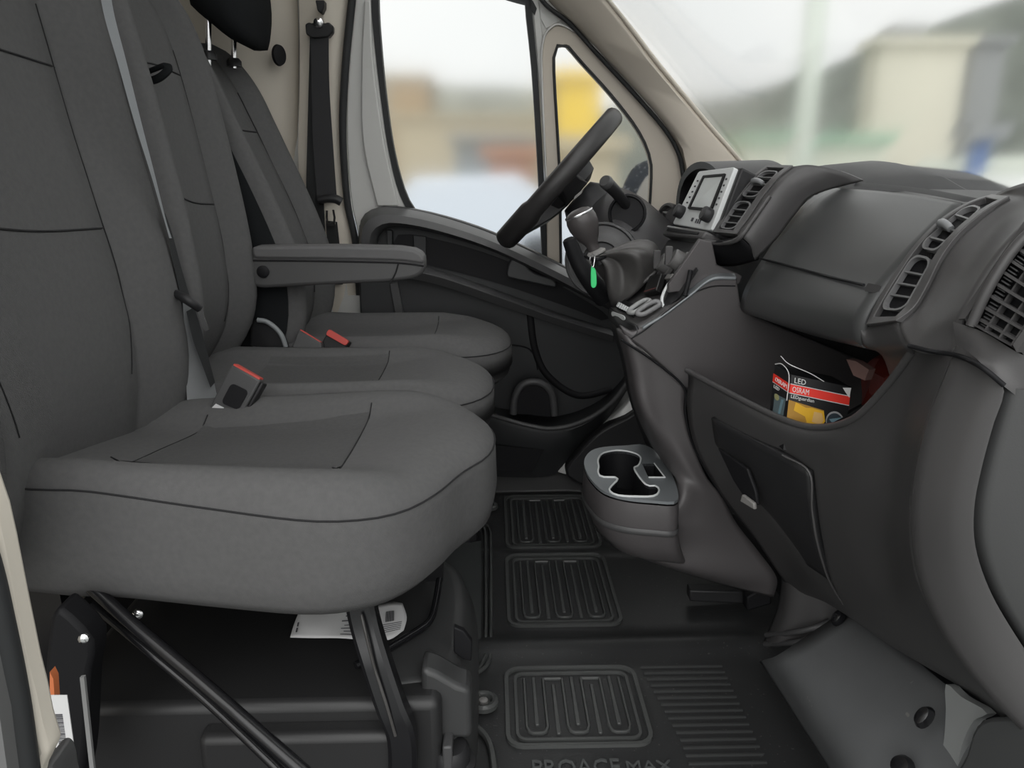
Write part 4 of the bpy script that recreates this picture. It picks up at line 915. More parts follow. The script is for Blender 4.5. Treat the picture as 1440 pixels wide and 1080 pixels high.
# ---- lower dash face: open shelf lip, drawer and belly
lo = [[(966, 522, 1.215), (1030, 556, 1.07), (1100, 590, .95), (1150, 602, .885), (1200, 590, .82), (1246, 545, .77), (1284, 494, .725), (1346, 487, 0.658)],
      [(968, 535, 1.21), (1030, 572, 1.06), (1098, 606, .94), (1152, 618, .87), (1212, 606, .80), (1262, 562, .75), (1302, 516, .705), (1332, 528, 0.655)],
      [(966, 575, 1.215), (1022, 610, 1.08), (1090, 640, .96), (1150, 655, .885), (1205, 655, .80), (1256, 630, .745), (1276, 618, .708), (1302, 602, 0.654)],
      [(978, 630, 1.215), (1030, 665, 1.09), (1092, 700, .97), (1142, 712, .90), (1196, 715, .81), (1240, 712, .75), (1258, 714, .715), (1282, 712, 0.654)],
      [(1014, 695, 1.215), (1058, 722, 1.10), (1105, 752, .98), (1150, 770, .91), (1196, 782, .83), (1244, 790, .76), (1262, 788, .715), (1286, 790, 0.653)],
      [(1062, 758, 1.215), (1096, 778, 1.11), (1134, 808, 1.0), (1172, 830, .92), (1216, 848, .84), (1260, 856, .76), (1282, 850, .705), (1304, 845, 0.648)],
      [(1112, 828, 1.215), (1136, 836, 1.13), (1166, 850, 1.02), (1206, 876, .93), (1256, 910, .84), (1310, 935, .75), (1334, 930, .69), (1352, 928, 0.636)],
      [(1140, 830, 1.23), (1166, 836, 1.15), (1196, 850, 1.04), (1250, 885, .95), (1312, 930, .85), (1380, 985, .74), (1412, 1012, .67), (1452, 1042, 0.605)]]
lg = grid('lower_fascia', [[T(*p) for p in r] for r in lo], PLA, dash, 6, 6, smooth=70, solid=.004)
tube('shelf_lip', [T(a, b - 1, c) for a, b, c in lo[0][:7]], .0045, PLA2, dash, n=8)
# inside of the shelf
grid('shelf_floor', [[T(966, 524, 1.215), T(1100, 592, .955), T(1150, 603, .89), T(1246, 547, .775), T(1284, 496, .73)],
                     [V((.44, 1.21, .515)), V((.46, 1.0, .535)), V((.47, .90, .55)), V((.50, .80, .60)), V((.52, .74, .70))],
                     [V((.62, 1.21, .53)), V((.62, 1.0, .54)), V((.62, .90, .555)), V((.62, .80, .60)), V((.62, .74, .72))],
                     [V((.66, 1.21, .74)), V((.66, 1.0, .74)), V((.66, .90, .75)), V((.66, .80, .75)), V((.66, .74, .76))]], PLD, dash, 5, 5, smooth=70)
# drawer door with finger latch
DR = [[(1000, 588, 1.13), (1050, 614, 1.03), (1100, 640, .945), (1138, 664, .905)], [(1010, 640, 1.145), (1055, 672, 1.035), (1104, 700, .955), (1142, 716, .90)], [(1036, 690, 1.15), (1070, 716, 1.06), (1110, 745, .968), (1150, 766, .905)], [(1076, 744, 1.155), (1098, 764, 1.10), (1126, 788, 1.0), (1166, 816, .925)]]
dd = grid('drawer_door', [[T(a, b, c - .016) for a, b, c in r] for r in DR], PLD, dash, 6, 6, smooth=60, solid=.008)
tube('drawer_edge', [T(a, b, c - .022) for a, b, c in (DR[0][2], DR[0][3], DR[1][3], DR[2][3], DR[3][3], (1186, 850, .94))], .0016, PLA2, dd, n=6)
F = Face(T(1040, 700, 1.04), T(1074, 712, .985), T(1014, 626, 1.095), T(1060, 655, 1.005))
fprism('latch_recess', F, [(.05, .98), (.95, .92), (1.05, .4), (1.0, .05), (.6, .0), (.25, .4)], .004, .010, PLK, dd, bevel=.002)
fprism('latch_tongue', F, [(.42, .02), (.98, -.06), (1.02, .12), (.62, .22)], .010, .016, KNOBM, dd, bevel=.002)
# ---- console side wall seen under the glove box
sw = [(872, 458), (890, 468), (905, 459), (930, 442), (968, 415), (1000, 391), (1036, 388), (1042, 430), (1062, 446), (1170, 490), (1290, 540), (1290, 680), (1130, 640), (1000, 580), (962, 546), (905, 492), (880, 474)]
prism('console_side', Ts(sw, 1.24), (0, .02, 0), mat('console_plastic', (.056, .052, .053), .42, bump=(600, .06)), dash, bevel=.004)
tube('side_seam', Ts([(888, 476), (910, 462), (935, 440), (968, 416), (1000, 403), (1034, 402)], 1.2395), .0011, PLK, dash, n=6)

# ================================================================== CENTRE CONSOLE
con = thing('centre_console', 'dark lower centre console with satin cup holder tray', 'console')
CP = mat('console_plastic', (.062, .057, .058))
cg = [[(866, 462, 1.30), (880, 474, 1.236), (920, 506, 1.232), (964, 545, 1.232)],
      [(878, 510, 1.30), (892, 522, 1.236), (926, 550, 1.232), (962, 580, 1.232)],
      [(890, 570, 1.31), (904, 580, 1.236), (936, 600, 1.232), (972, 620, 1.232)],
      [(918, 630, 1.40), (932, 645, 1.28), (960, 655, 1.228), (992, 668, 1.23)],
      [(948, 672, 1.29), (958, 692, 1.215), (985, 694, 1.218), (1014, 697, 1.228)],
      [(880, 738, 1.27), (925, 738, 1.205), (980, 735, 1.208), (1036, 736, 1.228)],
      [(838, 742, 1.33), (890, 768, 1.226), (980, 768, 1.215), (1064, 772, 1.226)],
      [(862, 768, 1.34), (925, 792, 1.228), (1010, 808, 1.22), (1092, 812, 1.226)],
      [(880, 776, 1.42), (950, 802, 1.30), (1030, 826, 1.26), (1088, 840, 1.24)]]
grid('console_flank', [[T(*p) for p in r] for r in cg], CP, con, 6, 6, smooth=60, solid=.006)
# far flank / front skin of the console column
cf2 = [[(872, 462, 1.29), (858, 452, 1.44), (862, 448, 1.56)], [(886, 510, 1.29), (872, 500, 1.44), (880, 490, 1.56)], [(900, 570, 1.30), (886, 565, 1.46), (894, 560, 1.56)], [(926, 632, 1.38), (908, 625, 1.5), (910, 620, 1.58)]]
grid('console_front', [[T(*p) for p in r] for r in cf2], PLD, con, 5, 5, smooth=60, solid=.006)
tube('column_seam', [T(a, b, 1.226) for a, b in ((874, 478), (920, 508), (962, 545), (964, 580), (976, 628), (1014, 695), (1062, 757), (1110, 826))], .0022, PLK, con, n=6)
# pod bowl carrying the cup holders
zt_ = .365
tray = [(822, 648), (832, 636), (850, 631), (880, 629), (905, 628), (928, 642), (944, 668), (953, 694), (950, 708), (918, 707), (880, 703), (850, 694), (832, 678), (823, 662)]
tl = rs([TZ(a, b, zt_) for a, b in tray], 60, closed=True)
tcn = sum(tl, V((0, 0, 0))) / 60
def sc_(k, dz, dx=0): return [V((tcn.x + (p.x - tcn.x) * k + dx, tcn.y + (p.y - tcn.y) * k, zt_ + dz)) for p in tl]
loft('pod_bowl', [sc_(1.0, -.004), sc_(1.02, -.018), sc_(1.02, -.05), sc_(.98, -.085, .008), sc_(.88, -.115, .025), sc_(.7, -.135, .05), sc_(.3, -.14, .08)], CP, con, caps=False, smooth=60)
loft('pod_band', [sc_(1.03, -.048), sc_(1.045, -.052), sc_(1.045, -.056), sc_(1.02, -.060)], mat('ledge_plastic', (.05, .05, .051)), con, caps=False, smooth=60)
# satin tray: rim plate with two round wells joined by a channel
def tz(px, py): return TZ(px, py, zt_ + .004)
hole = [(841, 647), (848, 638), (868, 634), (890, 637), (901, 644), (898, 655), (892, 660), (908, 682), (922, 684), (927, 690), (920, 698), (896, 699), (868, 697), (857, 690), (862, 682), (868, 676), (866, 672), (846, 671), (841, 664), (842, 657)]
hl = rs([tz(a, b) for a, b in hole], 60, closed=True)
ol_ = [p + V((0, 0, .004)) for p in tl]
hc = sum(hl, V((0, 0, 0))) / 60
from mathutils.geometry import tessellate_polygon
def holed(name, outer, holes, th, m, par):
    loops_ = [outer] + holes; tris = tessellate_polygon(loops_); vs = [p for l in loops_ for p in l]; n0 = len(vs)
    vs = vs + [p + V((0, 0, -th)) for p in vs]; fs = [tuple(t) for t in tris] + [tuple(q + n0 for q in t) for t in tris]
    k = 0
    for l in loops_:
        for i in range(len(l)):
            j = (i + 1) % len(l); fs.append((k + i, k + j, n0 + k + j, n0 + k + i))
        k += len(l)
    return mk(name, vs, fs, m, par, smooth=30)
slot = [tz(a, b) for a, b in ((903, 652), (920, 652), (935, 672), (912, 672))]
top = holed('tray_rim', ol_, [hl, slot], .005, SILVD, con)
loft('tray_well', [hl, [p + V((0, 0, -.03)) for p in hl], [V((hc.x + (p.x - hc.x) * .93, hc.y + (p.y - hc.y) * .93, p.z - .075)) for p in hl]], PLK, top, caps='end', smooth=50)
loft('tray_slot', [slot, [V((p.x, p.y, p.z - .03)) for p in slot]], PLK, top, caps='end', smooth=0)
box('well_clip', tuple(tz(882, 690) + V((-.012, -.006, -.03))), tuple(tz(882, 690) + V((.008, .008, -.016))), KNOBM, top, bevel=.002)
tube('well_rim', [p + V((0, 0, .001)) for p in hl], .0018, SILV, top, n=5, sm=0, closed=True)
tube('slot_rim', [tz(a, b) + V((0, 0, .001)) for a, b in ((920, 652), (935, 672), (912, 672))], .0015, SILV, top, n=5, sm=0)
# ---- upper tray edge of the console (under the gear lever)
ut = [[(858, 432, 1.44), (874, 446, 1.34), (894, 462, 1.245)], [(880, 410, 1.46), (905, 425, 1.35), (930, 441, 1.245)], [(905, 388, 1.48), (938, 402, 1.36), (968, 414, 1.245)], [(940, 366, 1.50), (972, 378, 1.37), (1002, 390, 1.245)]]
grid('upper_tray', [[T(*p) for p in r] for r in ut], PLA2, con, 5, 5, smooth=60, solid=.006)
strip('tray_outer_edge', rs(Tl([(896, 458, 1.262), (932, 435, 1.262), (968, 408, 1.262), (1000, 386, 1.262), (1034, 384, 1.262)]), 30), rs(Tl([(904, 460, 1.238), (934, 441, 1.238), (970, 414, 1.238), (1001, 391, 1.238), (1036, 389, 1.238)]), 30), (0, 0, -.006), SILVD, con, bevel=.002)  # pale grey strip paints the light along the tray edge
grid('tray_nose', [[T(857, 432, 1.44), T(870, 444, 1.34), T(892, 458, 1.246)], [T(855, 444, 1.44), T(868, 456, 1.32), T(896, 466, 1.240)], [T(860, 456, 1.43), T(874, 468, 1.30), T(890, 474, 1.240)]], PLD, con, 5, 5, smooth=60, solid=.004)
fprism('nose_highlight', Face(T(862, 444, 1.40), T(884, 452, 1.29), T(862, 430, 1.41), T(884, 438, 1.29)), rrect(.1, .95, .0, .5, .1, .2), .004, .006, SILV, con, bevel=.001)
# dark pocket and curved cup insert in the tray
ci = CFace(Tl([(936, 436, 1.27), (934, 418, 1.28), (944, 398, 1.30), (962, 382, 1.31)]), Tl([(958, 420, 1.25), (966, 404, 1.25), (974, 390, 1.25), (986, 380, 1.25)]))
fprism('tray_pocket', ci, rrect(0, 1, 0, 1, .2, .1), .003, .006, PLD, con)
tube('pocket_edge', Tl([(934, 434, 1.27), (931, 420, 1.275), (940, 400, 1.29), (956, 386, 1.31), (972, 379, 1.31)]), .003, SILV, con, n=6)
tube('pocket_post', Tl([(971, 380, 1.25), (968, 396, 1.245), (963, 416, 1.24)]), .004, PLK, con, n=8)

# ---- radio and centre stack
st = thing('radio_unit', 'silver grey radio panel with display and two knobs', 'radio')
FR = Face(T(948, 316, 1.50), T(1002, 326, 1.285), T(985, 242, 1.50), T(1036, 236, 1.285))
frect('radio_body', FR, -.03, 1.05, -.06, 1.03, -.05, -.004, PLD, st, bevel=.004)
fprism('radio_fascia', FR, rrect(0, 1, 0, 1, .05, .04), -.006, .004, SILV, st, bevel=.0015)
fring('display_frame', FR, rrect(.24, .86, .30, .90, .02, .02), rrect(.29, .81, .34, .86, .02, .02), .003, .006, PLK, st)
frect('display', FR, .30, .82, .32, .86, .003, .0045, SCRN, st)
for i in range(5): frect('key', FR, .11, .15, .40 + i * .1, .425 + i * .1, .004, .005, INK, st); frect('key', FR, .90, .93, .40 + i * .1, .425 + i * .1, .004, .005, INK, st)
frect('key', FR, .46, .50, .10, .16, .004, .005, INK, st)
for i in range(3): frect('key', FR, .58 + i * .05, .60 + i * .05, .08, .15, .004, .005, INK, st)
for u in (.14, .88):
    lathe('radio_knob', FR(u, .22, .004), FR.n, [(.012, 0), (.0125, .003), (.0125, .014), (.011, .016), (.001, .0165)], PLD, st, n=20)
# switch strip beneath the radio
sp = Face(T(938, 334, 1.50), T(992, 340, 1.28), T(946, 319, 1.50), T(1000, 328, 1.28))
frect('switch_strip', sp, 0, 1.02, 0, .95, -.02, .012, PLA2, dash, bevel=.004)
frect('strip_groove', sp, .1, .92, .4, .65, .012, .0135, PLK, dash)
# climate panel with three rotary knobs seen edge-on
cpn = Face(T(898, 402, 1.50), T(952, 396, 1.27), T(940, 336, 1.50), T(992, 342, 1.27))
frect('climate_panel', cpn, 0, 1, 0, 1, -.02, 0, PLD, dash, bevel=.003)
for i, (u, v) in enumerate(((.35, .30), (.60, .38), (.85, .46))):
    k = lathe('climate_knob', cpn(u, v, 0), cpn.n, [(.021, 0), (.021, .005), (.017, .007), (.016, .022), (.014, .024), (.001, .024)], mat('climate_knob_grey', (.085, .083, .082), .38), dash, n=24)
    frect('knob_fin', Face(*[cpn(u, v, .028) + d for d in (cpn.n * 0 + V((0, -.004, -.016)), V((0, .004, -.016)), V((0, -.004, .016)), V((0, .004, .016)))]), 0, 1, 0, 1, -.004, .008, PLA2, k, bevel=.001)
for i in range(4): frect('lower_switch', cpn, .16 + i * .2, .3 + i * .2, .04, .16, 0, .008, KNOBM if i % 2 else PLK, dash, bevel=.001)
# centre vent pod: right of the radio
CL = Tl([(1003, 327, 1.285), (1018, 302, 1.285), (1038, 274, 1.285), (1058, 250, 1.285), (1080, 233, 1.285)])
CR_ = Tl([(1036, 330, 1.21), (1054, 306, 1.21), (1074, 276, 1.21), (1094, 252, 1.21), (1116, 234, 1.21)])
vent(dash, CL, CR_, ((.06, .44), (.50, .90)), (.15, .24, .33, .58, .69, .79), None, .70, bez=PLA2)
hood = [[(1036, 330, 1.21), (1054, 306, 1.21), (1074, 276, 1.21), (1094, 252, 1.21), (1116, 234, 1.21)],
        [(1044, 334, 1.198), (1064, 308, 1.198), (1086, 276, 1.198), (1108, 252, 1.198), (1140, 232, 1.2)],
        [(1056, 346, 1.196), (1080, 318, 1.196), (1104, 286, 1.196), (1130, 262, 1.196), (1180, 240, 1.196)],
        [(1062, 366, 1.205), (1092, 336, 1.205), (1118, 302, 1.205), (1146, 274, 1.205), (1215, 254, 1.205)]]
grid('centre_hood', [[T(*p) for p in r] for r in hood], PLA2, dash, 5, 5, smooth=60, solid=.006)
grid('hood_underside', [[T(984, 340, 1.285), T(1010, 340, 1.25), T(1040, 334, 1.2)], [T(990, 352, 1.29), T(1020, 358, 1.255), T(1056, 350, 1.2)], [T(1002, 374, 1.31), T(1034, 374, 1.27), T(1066, 366, 1.21)]], PLK, dash, 4, 4, smooth=60, solid=.004)
tube('hood_brow', Tl([(986, 338, 1.283), (1014, 342, 1.25), (1038, 336, 1.2), (1058, 310, 1.197), (1082, 276, 1.197)]), .004, PLA2, dash, n=8)
# backing of the centre stack
prism('stack_core', [V((.42, 1.275, .55)), V((.56, 1.275, .55)), V((.60, 1.275, .86)), V((.50, 1.275, .86))], (0, .29, 0), PLD, dash, bevel=.01)
prism('console_core', [V((.40, 1.27, .30)), V((.60, 1.27, .30)), V((.60, 1.27, .70)), V((.40, 1.27, .66))], (0, .26, 0), PLD, dash)
prism('stack_side', Ts([(984, 336), (1002, 340), (1008, 372), (1044, 388), (1040, 400), (940, 412), (940, 400)], 1.262), (0, .012, 0), mat('console_plastic', (.062, .057, .058)), dash, bevel=.002)
# instrument hood at the driver side
L = []
for i in range(25):
    a = math.pi * i / 24; y = 1.80 + .215 * math.cos(a); z = .815 + .105 * math.sin(a) ** .8
    yi = 1.80 + .200 * math.cos(a); zi = .815 + .090 * math.sin(a) ** .8
    L.append([V((.474, y, z)), V((.62, y, z + .004)), V((.62, yi, zi)), V((.478, yi, zi))])
loft('instrument_hood', L, PLD, dash, smooth=40)
prism('instrument_cluster', [V((.585, 1.80 + .2 * math.cos(math.pi * i / 16), .80 + .1 * math.sin(math.pi * i / 16))) for i in range(17)], (.01, 0, 0), PLK, dash)
ov = lathe('side_outlet', T(938, 302, 2.0), (-.8, -.5, .2), [(.030, -.03), (.031, 0), (.028, .006), (.023, .006), (.022, -.01), (.002, -.012)], PLA2, dash, n=24)
for k in (-.008, .006): frect('slat', Face(*[T(938, 302, 1.995) + V((-.004, a, b + k)) for a, b in ((-.02, -.002), (.02, -.002), (-.02, .002), (.02, .002))]), 0, 1, 0, 1, -.003, .003, KNOBM, ov)
loft('outlet_housing', [[T(955 + 20 * math.cos(a), 308 + 18 * math.sin(a), y) for a in [2 * math.pi * i / 20 for i in range(20)]] for y in (1.96, 2.0, 2.06)], PLA2, dash, smooth=50)
# driver side lower panel with column shroud
sr = [[(836, 268, 1.93), (862, 262, 1.86), (900, 276, 1.84), (950, 318, 1.84)],
      [(818, 300, 1.84), (850, 292, 1.72), (900, 306, 1.70), (950, 336, 1.72)],
      [(814, 335, 1.82), (850, 335, 1.66), (900, 345, 1.64), (950, 362, 1.68)],
      [(822, 372, 1.82), (852, 378, 1.66), (900, 386, 1.64), (946, 392, 1.66)],
      [(838, 410, 1.84), (862, 420, 1.70), (900, 425, 1.66), (946, 425, 1.66)],
      [(862, 440, 1.90), (880, 460, 1.78), (910, 465, 1.72), (946, 465, 1.72)]]
grid('column_panel', [[T(*p) for p in r] for r in sr], mat('column_plastic', (.034, .033, .034), .45, bump=(700, .06)), dash, 6, 6, smooth=70, solid=.01)
# ================================================================== STEERING
swl = thing('steering_wheel', 'black steering wheel seen edge-on in front of the side window', 'steering wheel')
c0 = V((.158, 1.86, .882)); ax = V((-.745, .055, .667)).normalized(); ez = V((.667, 0, .745)).normalized(); ey = ez.cross(ax).normalized(); ey = ey if ey.y > 0 else -ey
RR = .184
N = 64
loops = []
for i in range(N):
    a = 2 * math.pi * i / N; d = ey * math.cos(a) + ez * math.sin(a); th = .019 + (.004 if -2.6 < math.atan2(math.sin(a), math.cos(a)) < -.5 else 0)
    loops.append([c0 + d * (RR + th * math.cos(b) * .9) + ax * th * math.sin(b) * 1.15 for b in [2 * math.pi * j / 14 for j in range(14)]])
vs = [p for l in loops for p in l]; fs = [(i * 14 + j, i * 14 + (j + 1) % 14, ((i + 1) % N) * 14 + (j + 1) % 14, ((i + 1) % N) * 14 + j) for i in range(N) for j in range(14)]
mk('rim', vs, fs, LEATH, swl, smooth=180)
lathe('hub', c0 - ax * .055, ax, [(.05, 0), (.072, .01), (.078, .03), (.074, .045), (.05, .058), (.001, .062)], PLD, swl, n=28)
for a in (0, math.pi, -math.pi / 2 - .28, -math.pi / 2 + .28):
    d = ey * math.cos(a) + ez * math.sin(a); s = ax.cross(d)
    L = []
    for r, wd, h, dp_ in ((.04, .036, -.03, .026), (.09, .032, -.024, .024), (.13, .026, -.014, .020), (.178, .022, -.004, .014)):
        p = c0 + d * r + ax * h; L.append([p + s * wd + ax * dp_ * .6, p - s * wd + ax * dp_ * .6, p - s * wd - ax * dp_, p + s * wd - ax * dp_])
    sp_ = loft('spoke', L, PLD, swl, smooth=40, bevel=.003)
# buttons on the near spoke
frect('spoke_button', Face(T(806, 282, 1.70), T(818, 272, 1.70), T(808, 276, 1.70), T(820, 266, 1.70)), 0, 1, 0, 1, -.004, .003, KNOBM, swl, bevel=.001)
stc = thing('steering_column', 'black steering column behind the wheel with stalk and ignition ring', 'column')
lathe('column_tube', c0 - ax * .06, -ax, [(.045, 0), (.058, .02), (.065, .07), (.08, .16), (.08, .26)], PLD, stc, n=28)
shp = tube('wiper_stalk', Tl([(888, 300, 1.70), (877, 284, 1.67), (866, 270, 1.64), (853, 257, 1.62)]), lambda t: .010 + .004 * t, PLD, stc, n=12)
lathe('stalk_tip', T(853, 257, 1.62), T(853, 257, 1.62) - T(877, 284, 1.67), [(.0142, -.004), (.0145, .004), (.012, .009), (.001, .010)], mat('ledge_plastic', (.05, .05, .051)), shp, n=14)
fr_ = T(882, 300, 1.665)
lathe('stalk_socket', fr_, (-.25, -1, .15), [(.040, -.01), (.041, .0), (.036, .002), (.034, -.004), (.002, -.006)], PLK, stc, n=28)
ic = T(846, 366, 1.64)
lathe('ignition_ring', ic, (-.3, -1, .05), [(.080, -.02), (.080, .0), (.076, .004), (.072, -.003), (.062, -.002), (.056, .004), (.040, .007), (.036, .0), (.002, .0)], mat('ledge_plastic', (.05, .05, .051)), stc, n=36)
# ================================================================== GEAR LEVER
gl = thing('gear_lever', 'gear lever with rounded knob and wrinkled black gaiter', 'gear lever')
L = []
k0, k1 = T(836, 352, 1.40), T(812, 296, 1.40); kd = (k1 - k0)
prof = [(0, .011), (.12, .011), (.2, .013), (.32, .019), (.45, .0235), (.62, .0275), (.78, .028), (.9, .0255), (.98, .020), (1.02, .012), (1.03, .002)]
x_, y_, z_ = frame(kd)
lathe('knob', k0, kd, [(r, h * kd.length) for h, r in prof], mat('knob_leather', (.040, .036, .036), .38, bump=(300, .08)), gl, n=28)
lathe('knob_cap', k1 - kd * .10, kd, [(.0262, -.001), (.0268, .001), (.0262, .003)], CHR, gl, n=28, caps=False)
tube('lever_shaft', [k0 - kd * .35, k0 + kd * .05], .0085, PLD, gl, n=12, sm=0)
lathe('shaft_collar', k0 - kd * .12, kd, [(.012, 0), (.019, .002), (.019, .005), (.011, .010)], KNOBM, gl, n=20)
# gaiter: folds as an angular ripple on a leaning cone
top_ = k0 - kd * .12
gdir = (T(924, 374, 1.44) - T(866, 432, 1.44)); gc = T(893, 398, 1.44)
L = []
M = 22; n_ = 72
u_, v_, w_ = frame(kd)
bx_ = gdir.normalized(); by_ = V((0, 1, 0))
for i in range(M + 1):
    t = i / M; e = t * t * (3 - 2 * t)
    c = top_.lerp(gc, t) + V((.012, 0, .020)) * math.sin(math.pi * t)
    ring = []
    for q in range(n_):
        a = 2 * math.pi * q / n_
        # top ring round the shaft, bottom ring along the console opening, starts lined up on the camera side
        p0 = (bx_ * math.cos(a) + by_ * math.sin(a)); p0 = (p0 - kd.normalized() * p0.dot(kd.normalized())).normalized() * .015
        p1 = bx_ * math.cos(a) * .062 + by_ * math.sin(a) * .062
        rr_ = p0.lerp(p1, e ** .75)
        fold = (math.sin(5 * a + 2.2 * t + .6) * .011 + math.sin(3 * a - 2.5 * t) * .007 + math.sin(11 * a + 6 * t) * .0025) * math.sin(math.pi * min(1, t * 1.05)) ** .8
        ring.append(c + rr_ + rr_.normalized() * (fold + .003 * math.sin(math.pi * t)))
    L.append(ring)
loft('gaiter', L, mat('gaiter_leather', (.045, .043, .042), .36, bump=(300, .06)), gl, smooth=180)
tube('gaiter_frame', Tl([(866, 436, 1.46), (880, 418, 1.42), (904, 398, 1.38), (922, 382, 1.38)]), .003, PLA2, gl, n=6)
tube('gaiter_tie', [top_ + u * .02 for u in (V((1, 0, .1)), V((0, 1, .3)), V((-1, 0, -.1)), V((0, -1, -.3)))], .003, PLK, gl, n=6, closed=True)
hb = thing('handbrake_lever', 'dark lever standing behind the gear knob', 'lever')
tube('lever_arm', Tl([(802, 342, 1.52), (812, 366, 1.52), (828, 392, 1.52), (850, 420, 1.54)]), lambda t: .014 + .006 * t, PLK, hb, n=10)
lathe('arm_tip', T(801, 340, 1.52), V((-.3, 0, .7)), [(.014, -.004), (.013, .004), (.008, .008), (.001, .009)], PLK, hb, n=14)
# ================================================================== SMALL THINGS
tg = thing('key_tag', 'bright green plastic key tag hanging below the gear knob', 'key tag')
prism('tag_body', rs(Ts([(832, 374), (836, 377), (838.5, 384), (839, 400), (836, 405), (832, 404), (831, 398), (831, 382)], 1.36), 30, closed=True), (0, .003, 0), GRN, tg, bevel=.001)
tube('tag_ring', Tl([(834, 376, 1.36), (830, 368, 1.37), (832, 358, 1.39), (836, 362, 1.37)]), .0014, CHR, tg, n=6, closed=True)
# items in the tray
for i, (pts, m, lab) in enumerate((
    ([(884, 438, 1.28), (896, 428, 1.29), (908, 422, 1.30), (914, 424, 1.29), (904, 432, 1.28), (892, 439, 1.27)], mat('cable_grey', (.26, .265, .265), .35), 'left pale grey cable loop in the console tray'),
    ([(896, 440, 1.262), (908, 430, 1.27), (922, 424, 1.275), (928, 428, 1.27), (916, 436, 1.262), (904, 442, 1.258)], mat('cable_dark_grey', (.13, .13, .132), .4), 'right grey cable loop in the console tray'))):
    tag(tube('cable_loop', [T(*p) for p in pts], .0042, m, n=8, closed=True), lab, 'cable')
cn = thing('toll_card', 'small dark card slotted in the console tray', 'card')
frect('card', Face(T(904, 414, 1.36), T(922, 408, 1.32), T(912, 388, 1.38), T(930, 384, 1.34)), 0, 1, 0, 1, -.012, 0, mat('card_black', (.012, .012, .012), .3), cn, bevel=.002)
frect('card_edge', Face(T(904, 414, 1.36), T(922, 408, 1.32), T(912, 388, 1.38), T(930, 384, 1.34)), .05, .95, .12, .16, 0, .0006, mat('maroon', (.12, .04, .04), .5), cn)
ccs = thing('coin_rack', 'small rack with pale coin edges at the console nose', 'rack')
frect('rack_body', Face(T(866, 432, 1.40), T(886, 442, 1.30), T(874, 418, 1.42), T(892, 428, 1.32)), 0, 1, 0, 1, -.014, .001, PLK, ccs, bevel=.002)
for i in range(6): frect('coin', Face(T(866, 432, 1.40), T(886, 442, 1.30), T(874, 418, 1.42), T(892, 428, 1.32)), .08 + i * .15, .17 + i * .15, .05, .5, 0, .003, SILV, ccs)
# red bag on the shelf
rb = thing('crumpled_bag', 'crumpled dark red bag at the back of the open shelf', 'bag')
random.seed(11); L = []
for i in range(9):
    t = i / 8; c = V((.55, 1.06 - .24 * t, .615)); r = .055 * math.sin(math.pi * (t * .9 + .05)) ** .5
    L.append([c + V((math.cos(a) * r * .8, 0, math.sin(a) * r)) * (1 + random.uniform(-.22, .22)) for a in [2 * math.pi * k / 14 for k in range(14)]])
loft('bag_body', L, mat('dark_red_foil', (.20, .032, .024), .35, bump=(60, .4)), rb, smooth=25)
prism('bag_flap', [T(1190, 505, .94), T(1204, 508, .90), T(1222, 520, .87), T(1216, 535, .87), T(1200, 528, .9)], (.01, .004, 0), mat('bag_pale', (.15, .09, .08), .5), rb)
# lamp package on the shelf
lx = thing('lamp_box', 'black and red boxed LED lamp standing on the open shelf', 'box')
pbl, pbr, ptl, pfl = T(1105, 600, .940), T(1188, 618, .925), T(1113, 527, .950), T(1088, 512, 1.0)
ex, ed, eh = (pbr - pbl), (pfl - ptl), (ptl - pbl)
ed = ed - ex * (ed.dot(ex) / ex.length_squared) * .1
FB = Face(pbl, pbl + ex, ptl, ptl + ex)
FL = Face(pbl + ed, pbl, ptl + ed, ptl)
dn = -eh * .45
vb = [pbl + dn, pbl + ex + dn, ptl + ex, ptl]; vb = vb + [q + ed for q in vb]
mk('carton', vb, [(0, 1, 2, 3), (4, 5, 6, 7), (0, 4, 7, 3), (1, 5, 6, 2), (3, 2, 6, 7), (0, 1, 5, 4)], BOXK, lx, smooth=0)
frect('red_band', FB, 0, 1, .66, .82, .0003, .0007, REDP, lx, smooth=0); frect('red_band', FL, 0, 1, .66, .82, .0003, .0007, REDP, lx, smooth=0)
frect('white_line', FB, 0, 1, .645, .66, .0003, .0007, WHT, lx); frect('white_line', FB, 0, 1, .82, .835, .0003, .0007, WHT, lx)
frect('white_line', FL, 0, 1, .645, .655, .0003, .0007, WHT, lx)
WP = mat('white_print', (.75, .75, .74), .5)
text('lettering', 'OSRAM', FB, .04, .32, .685, .79, .0009, WP, lx, .0004)
text('lettering', 'LED', FB, .06, .25, .86, .96, .0009, WP, lx, .0004)
text('lettering', 'LEDguardian', FB, .03, .42, .545, .63, .0009, WP, lx, .0004)
text('lettering', 'OSRAM', FL, .15, .85, .70, .78, .0009, WP, lx, .0004)
text('lettering', 'LED', FL, .12, .45, .56, .62, .0009, WP, lx, .0004)
fprism('print_panel', FB, [(0, .1), (.62, .1), (.60, .46), (.0, .52)], .0003, .0006, mat('amber_print', (.42, .22, .03), .5), lx, smooth=0)
fprism('print_torch', FB, [(.10, .34), (.30, .27), (.34, .16), (.58, .14), (.64, .26), (.60, .44), (.40, .46), (.30, .44), (.12, .50)], .0006, .0009, YEL, lx, smooth=0)
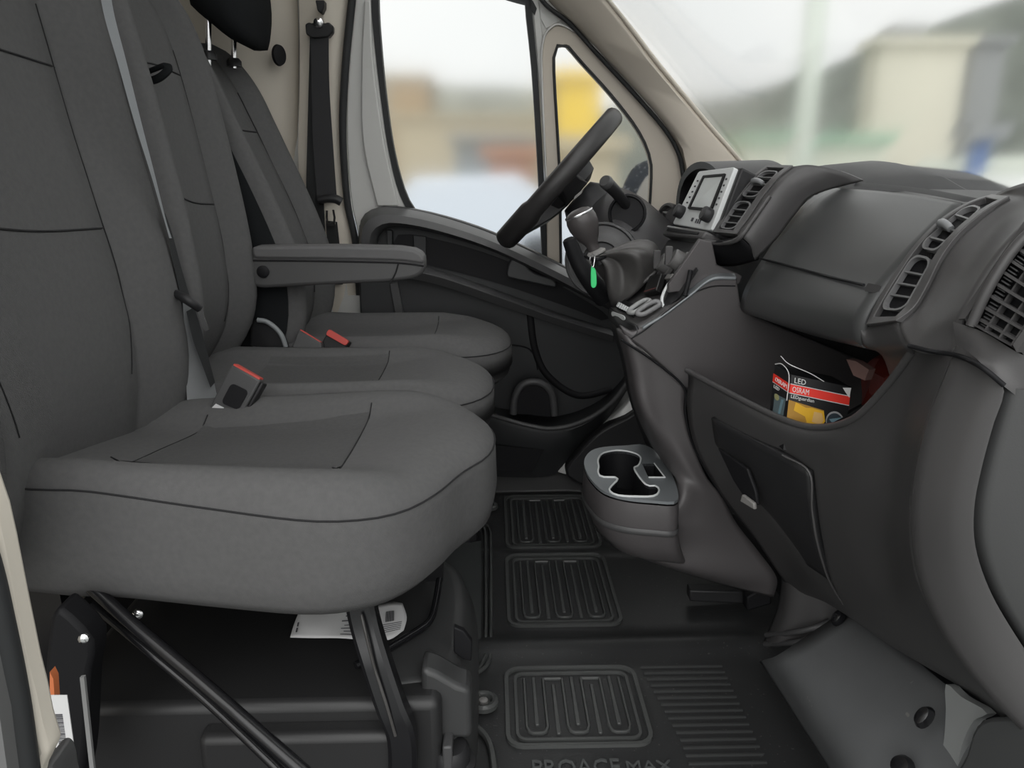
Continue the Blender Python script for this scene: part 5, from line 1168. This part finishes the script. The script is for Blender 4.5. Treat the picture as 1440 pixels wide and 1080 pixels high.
fprism('print_torch', FB, [(.42, .20), (.58, .18), (.61, .28), (.57, .40), (.44, .40)], .0009, .0012, mat('amber_pale', (.72, .45, .16), .5), lx, smooth=0)
fprism('print_roundel', FB, [(.80 + .15 * math.cos(a), .30 + .19 * math.sin(a)) for a in [2 * math.pi * k / 24 for k in range(24)]], .0003, .0006, mat('grey_print', (.35, .35, .36), .5), lx, smooth=0)
fprism('print_roundel', FB, [(.80 + .135 * math.cos(a), .28 + .175 * math.sin(a)) for a in [2 * math.pi * k / 24 for k in range(24)]], .0006, .0009, mat('slate_print', (.02, .03, .04), .5), lx, smooth=0)
fprism('print_blade', FB, [(.70, .32), (.90, .40), (.88, .34), (.76, .26)], .0009, .0012, mat('steel_blue_print', (.16, .27, .32), .5), lx, smooth=0)
fprism('print_dot', FB, [(.77 + .045 * math.cos(a), .20 + .06 * math.sin(a)) for a in [2 * math.pi * k / 16 for k in range(16)]], .0009, .0012, mat('amber_pale', (.72, .45, .16)), lx, smooth=0)
fprism('print_panel', FL, [(.2, .1), (.8, .1), (.85, .5), (.2, .46)], .0003, .0006, mat('slate_blue_print', (.08, .11, .12), .5), lx, smooth=0)
fprism('print_blade', FL, [(.5, .1), (.62, .12), (.75, .46), (.62, .44)], .0006, .0009, mat('steel_blue_print', (.16, .27, .32)), lx, smooth=0)
fprism('print_dot', FL, [(.34 + .14 * math.cos(a), .42 + .06 * math.sin(a)) for a in [2 * math.pi * k / 14 for k in range(14)]], .0006, .0009, mat('olive_print', (.35, .34, .16), .5), lx, smooth=0)
fprism('torn_corner', FB, [(.86, .96), (1.0, .99), (.99, .80), (.95, .84)], .0009, .0012, WP, lx, smooth=0)
tube('blister_edge', [FL(.1, 1.02, .002), FL(.5, 1.10, .002), FL(.95, .98, .002), FL(.98, .5, .002)], .0006, WP, lx, n=5)
tube('blister_edge', [FL(.3, 1.22, .0), FL(.9, 1.18, .002), FB(.3, 1.10, .0), FB(.55, 1.0, .0)], .0006, WP, lx, n=5)
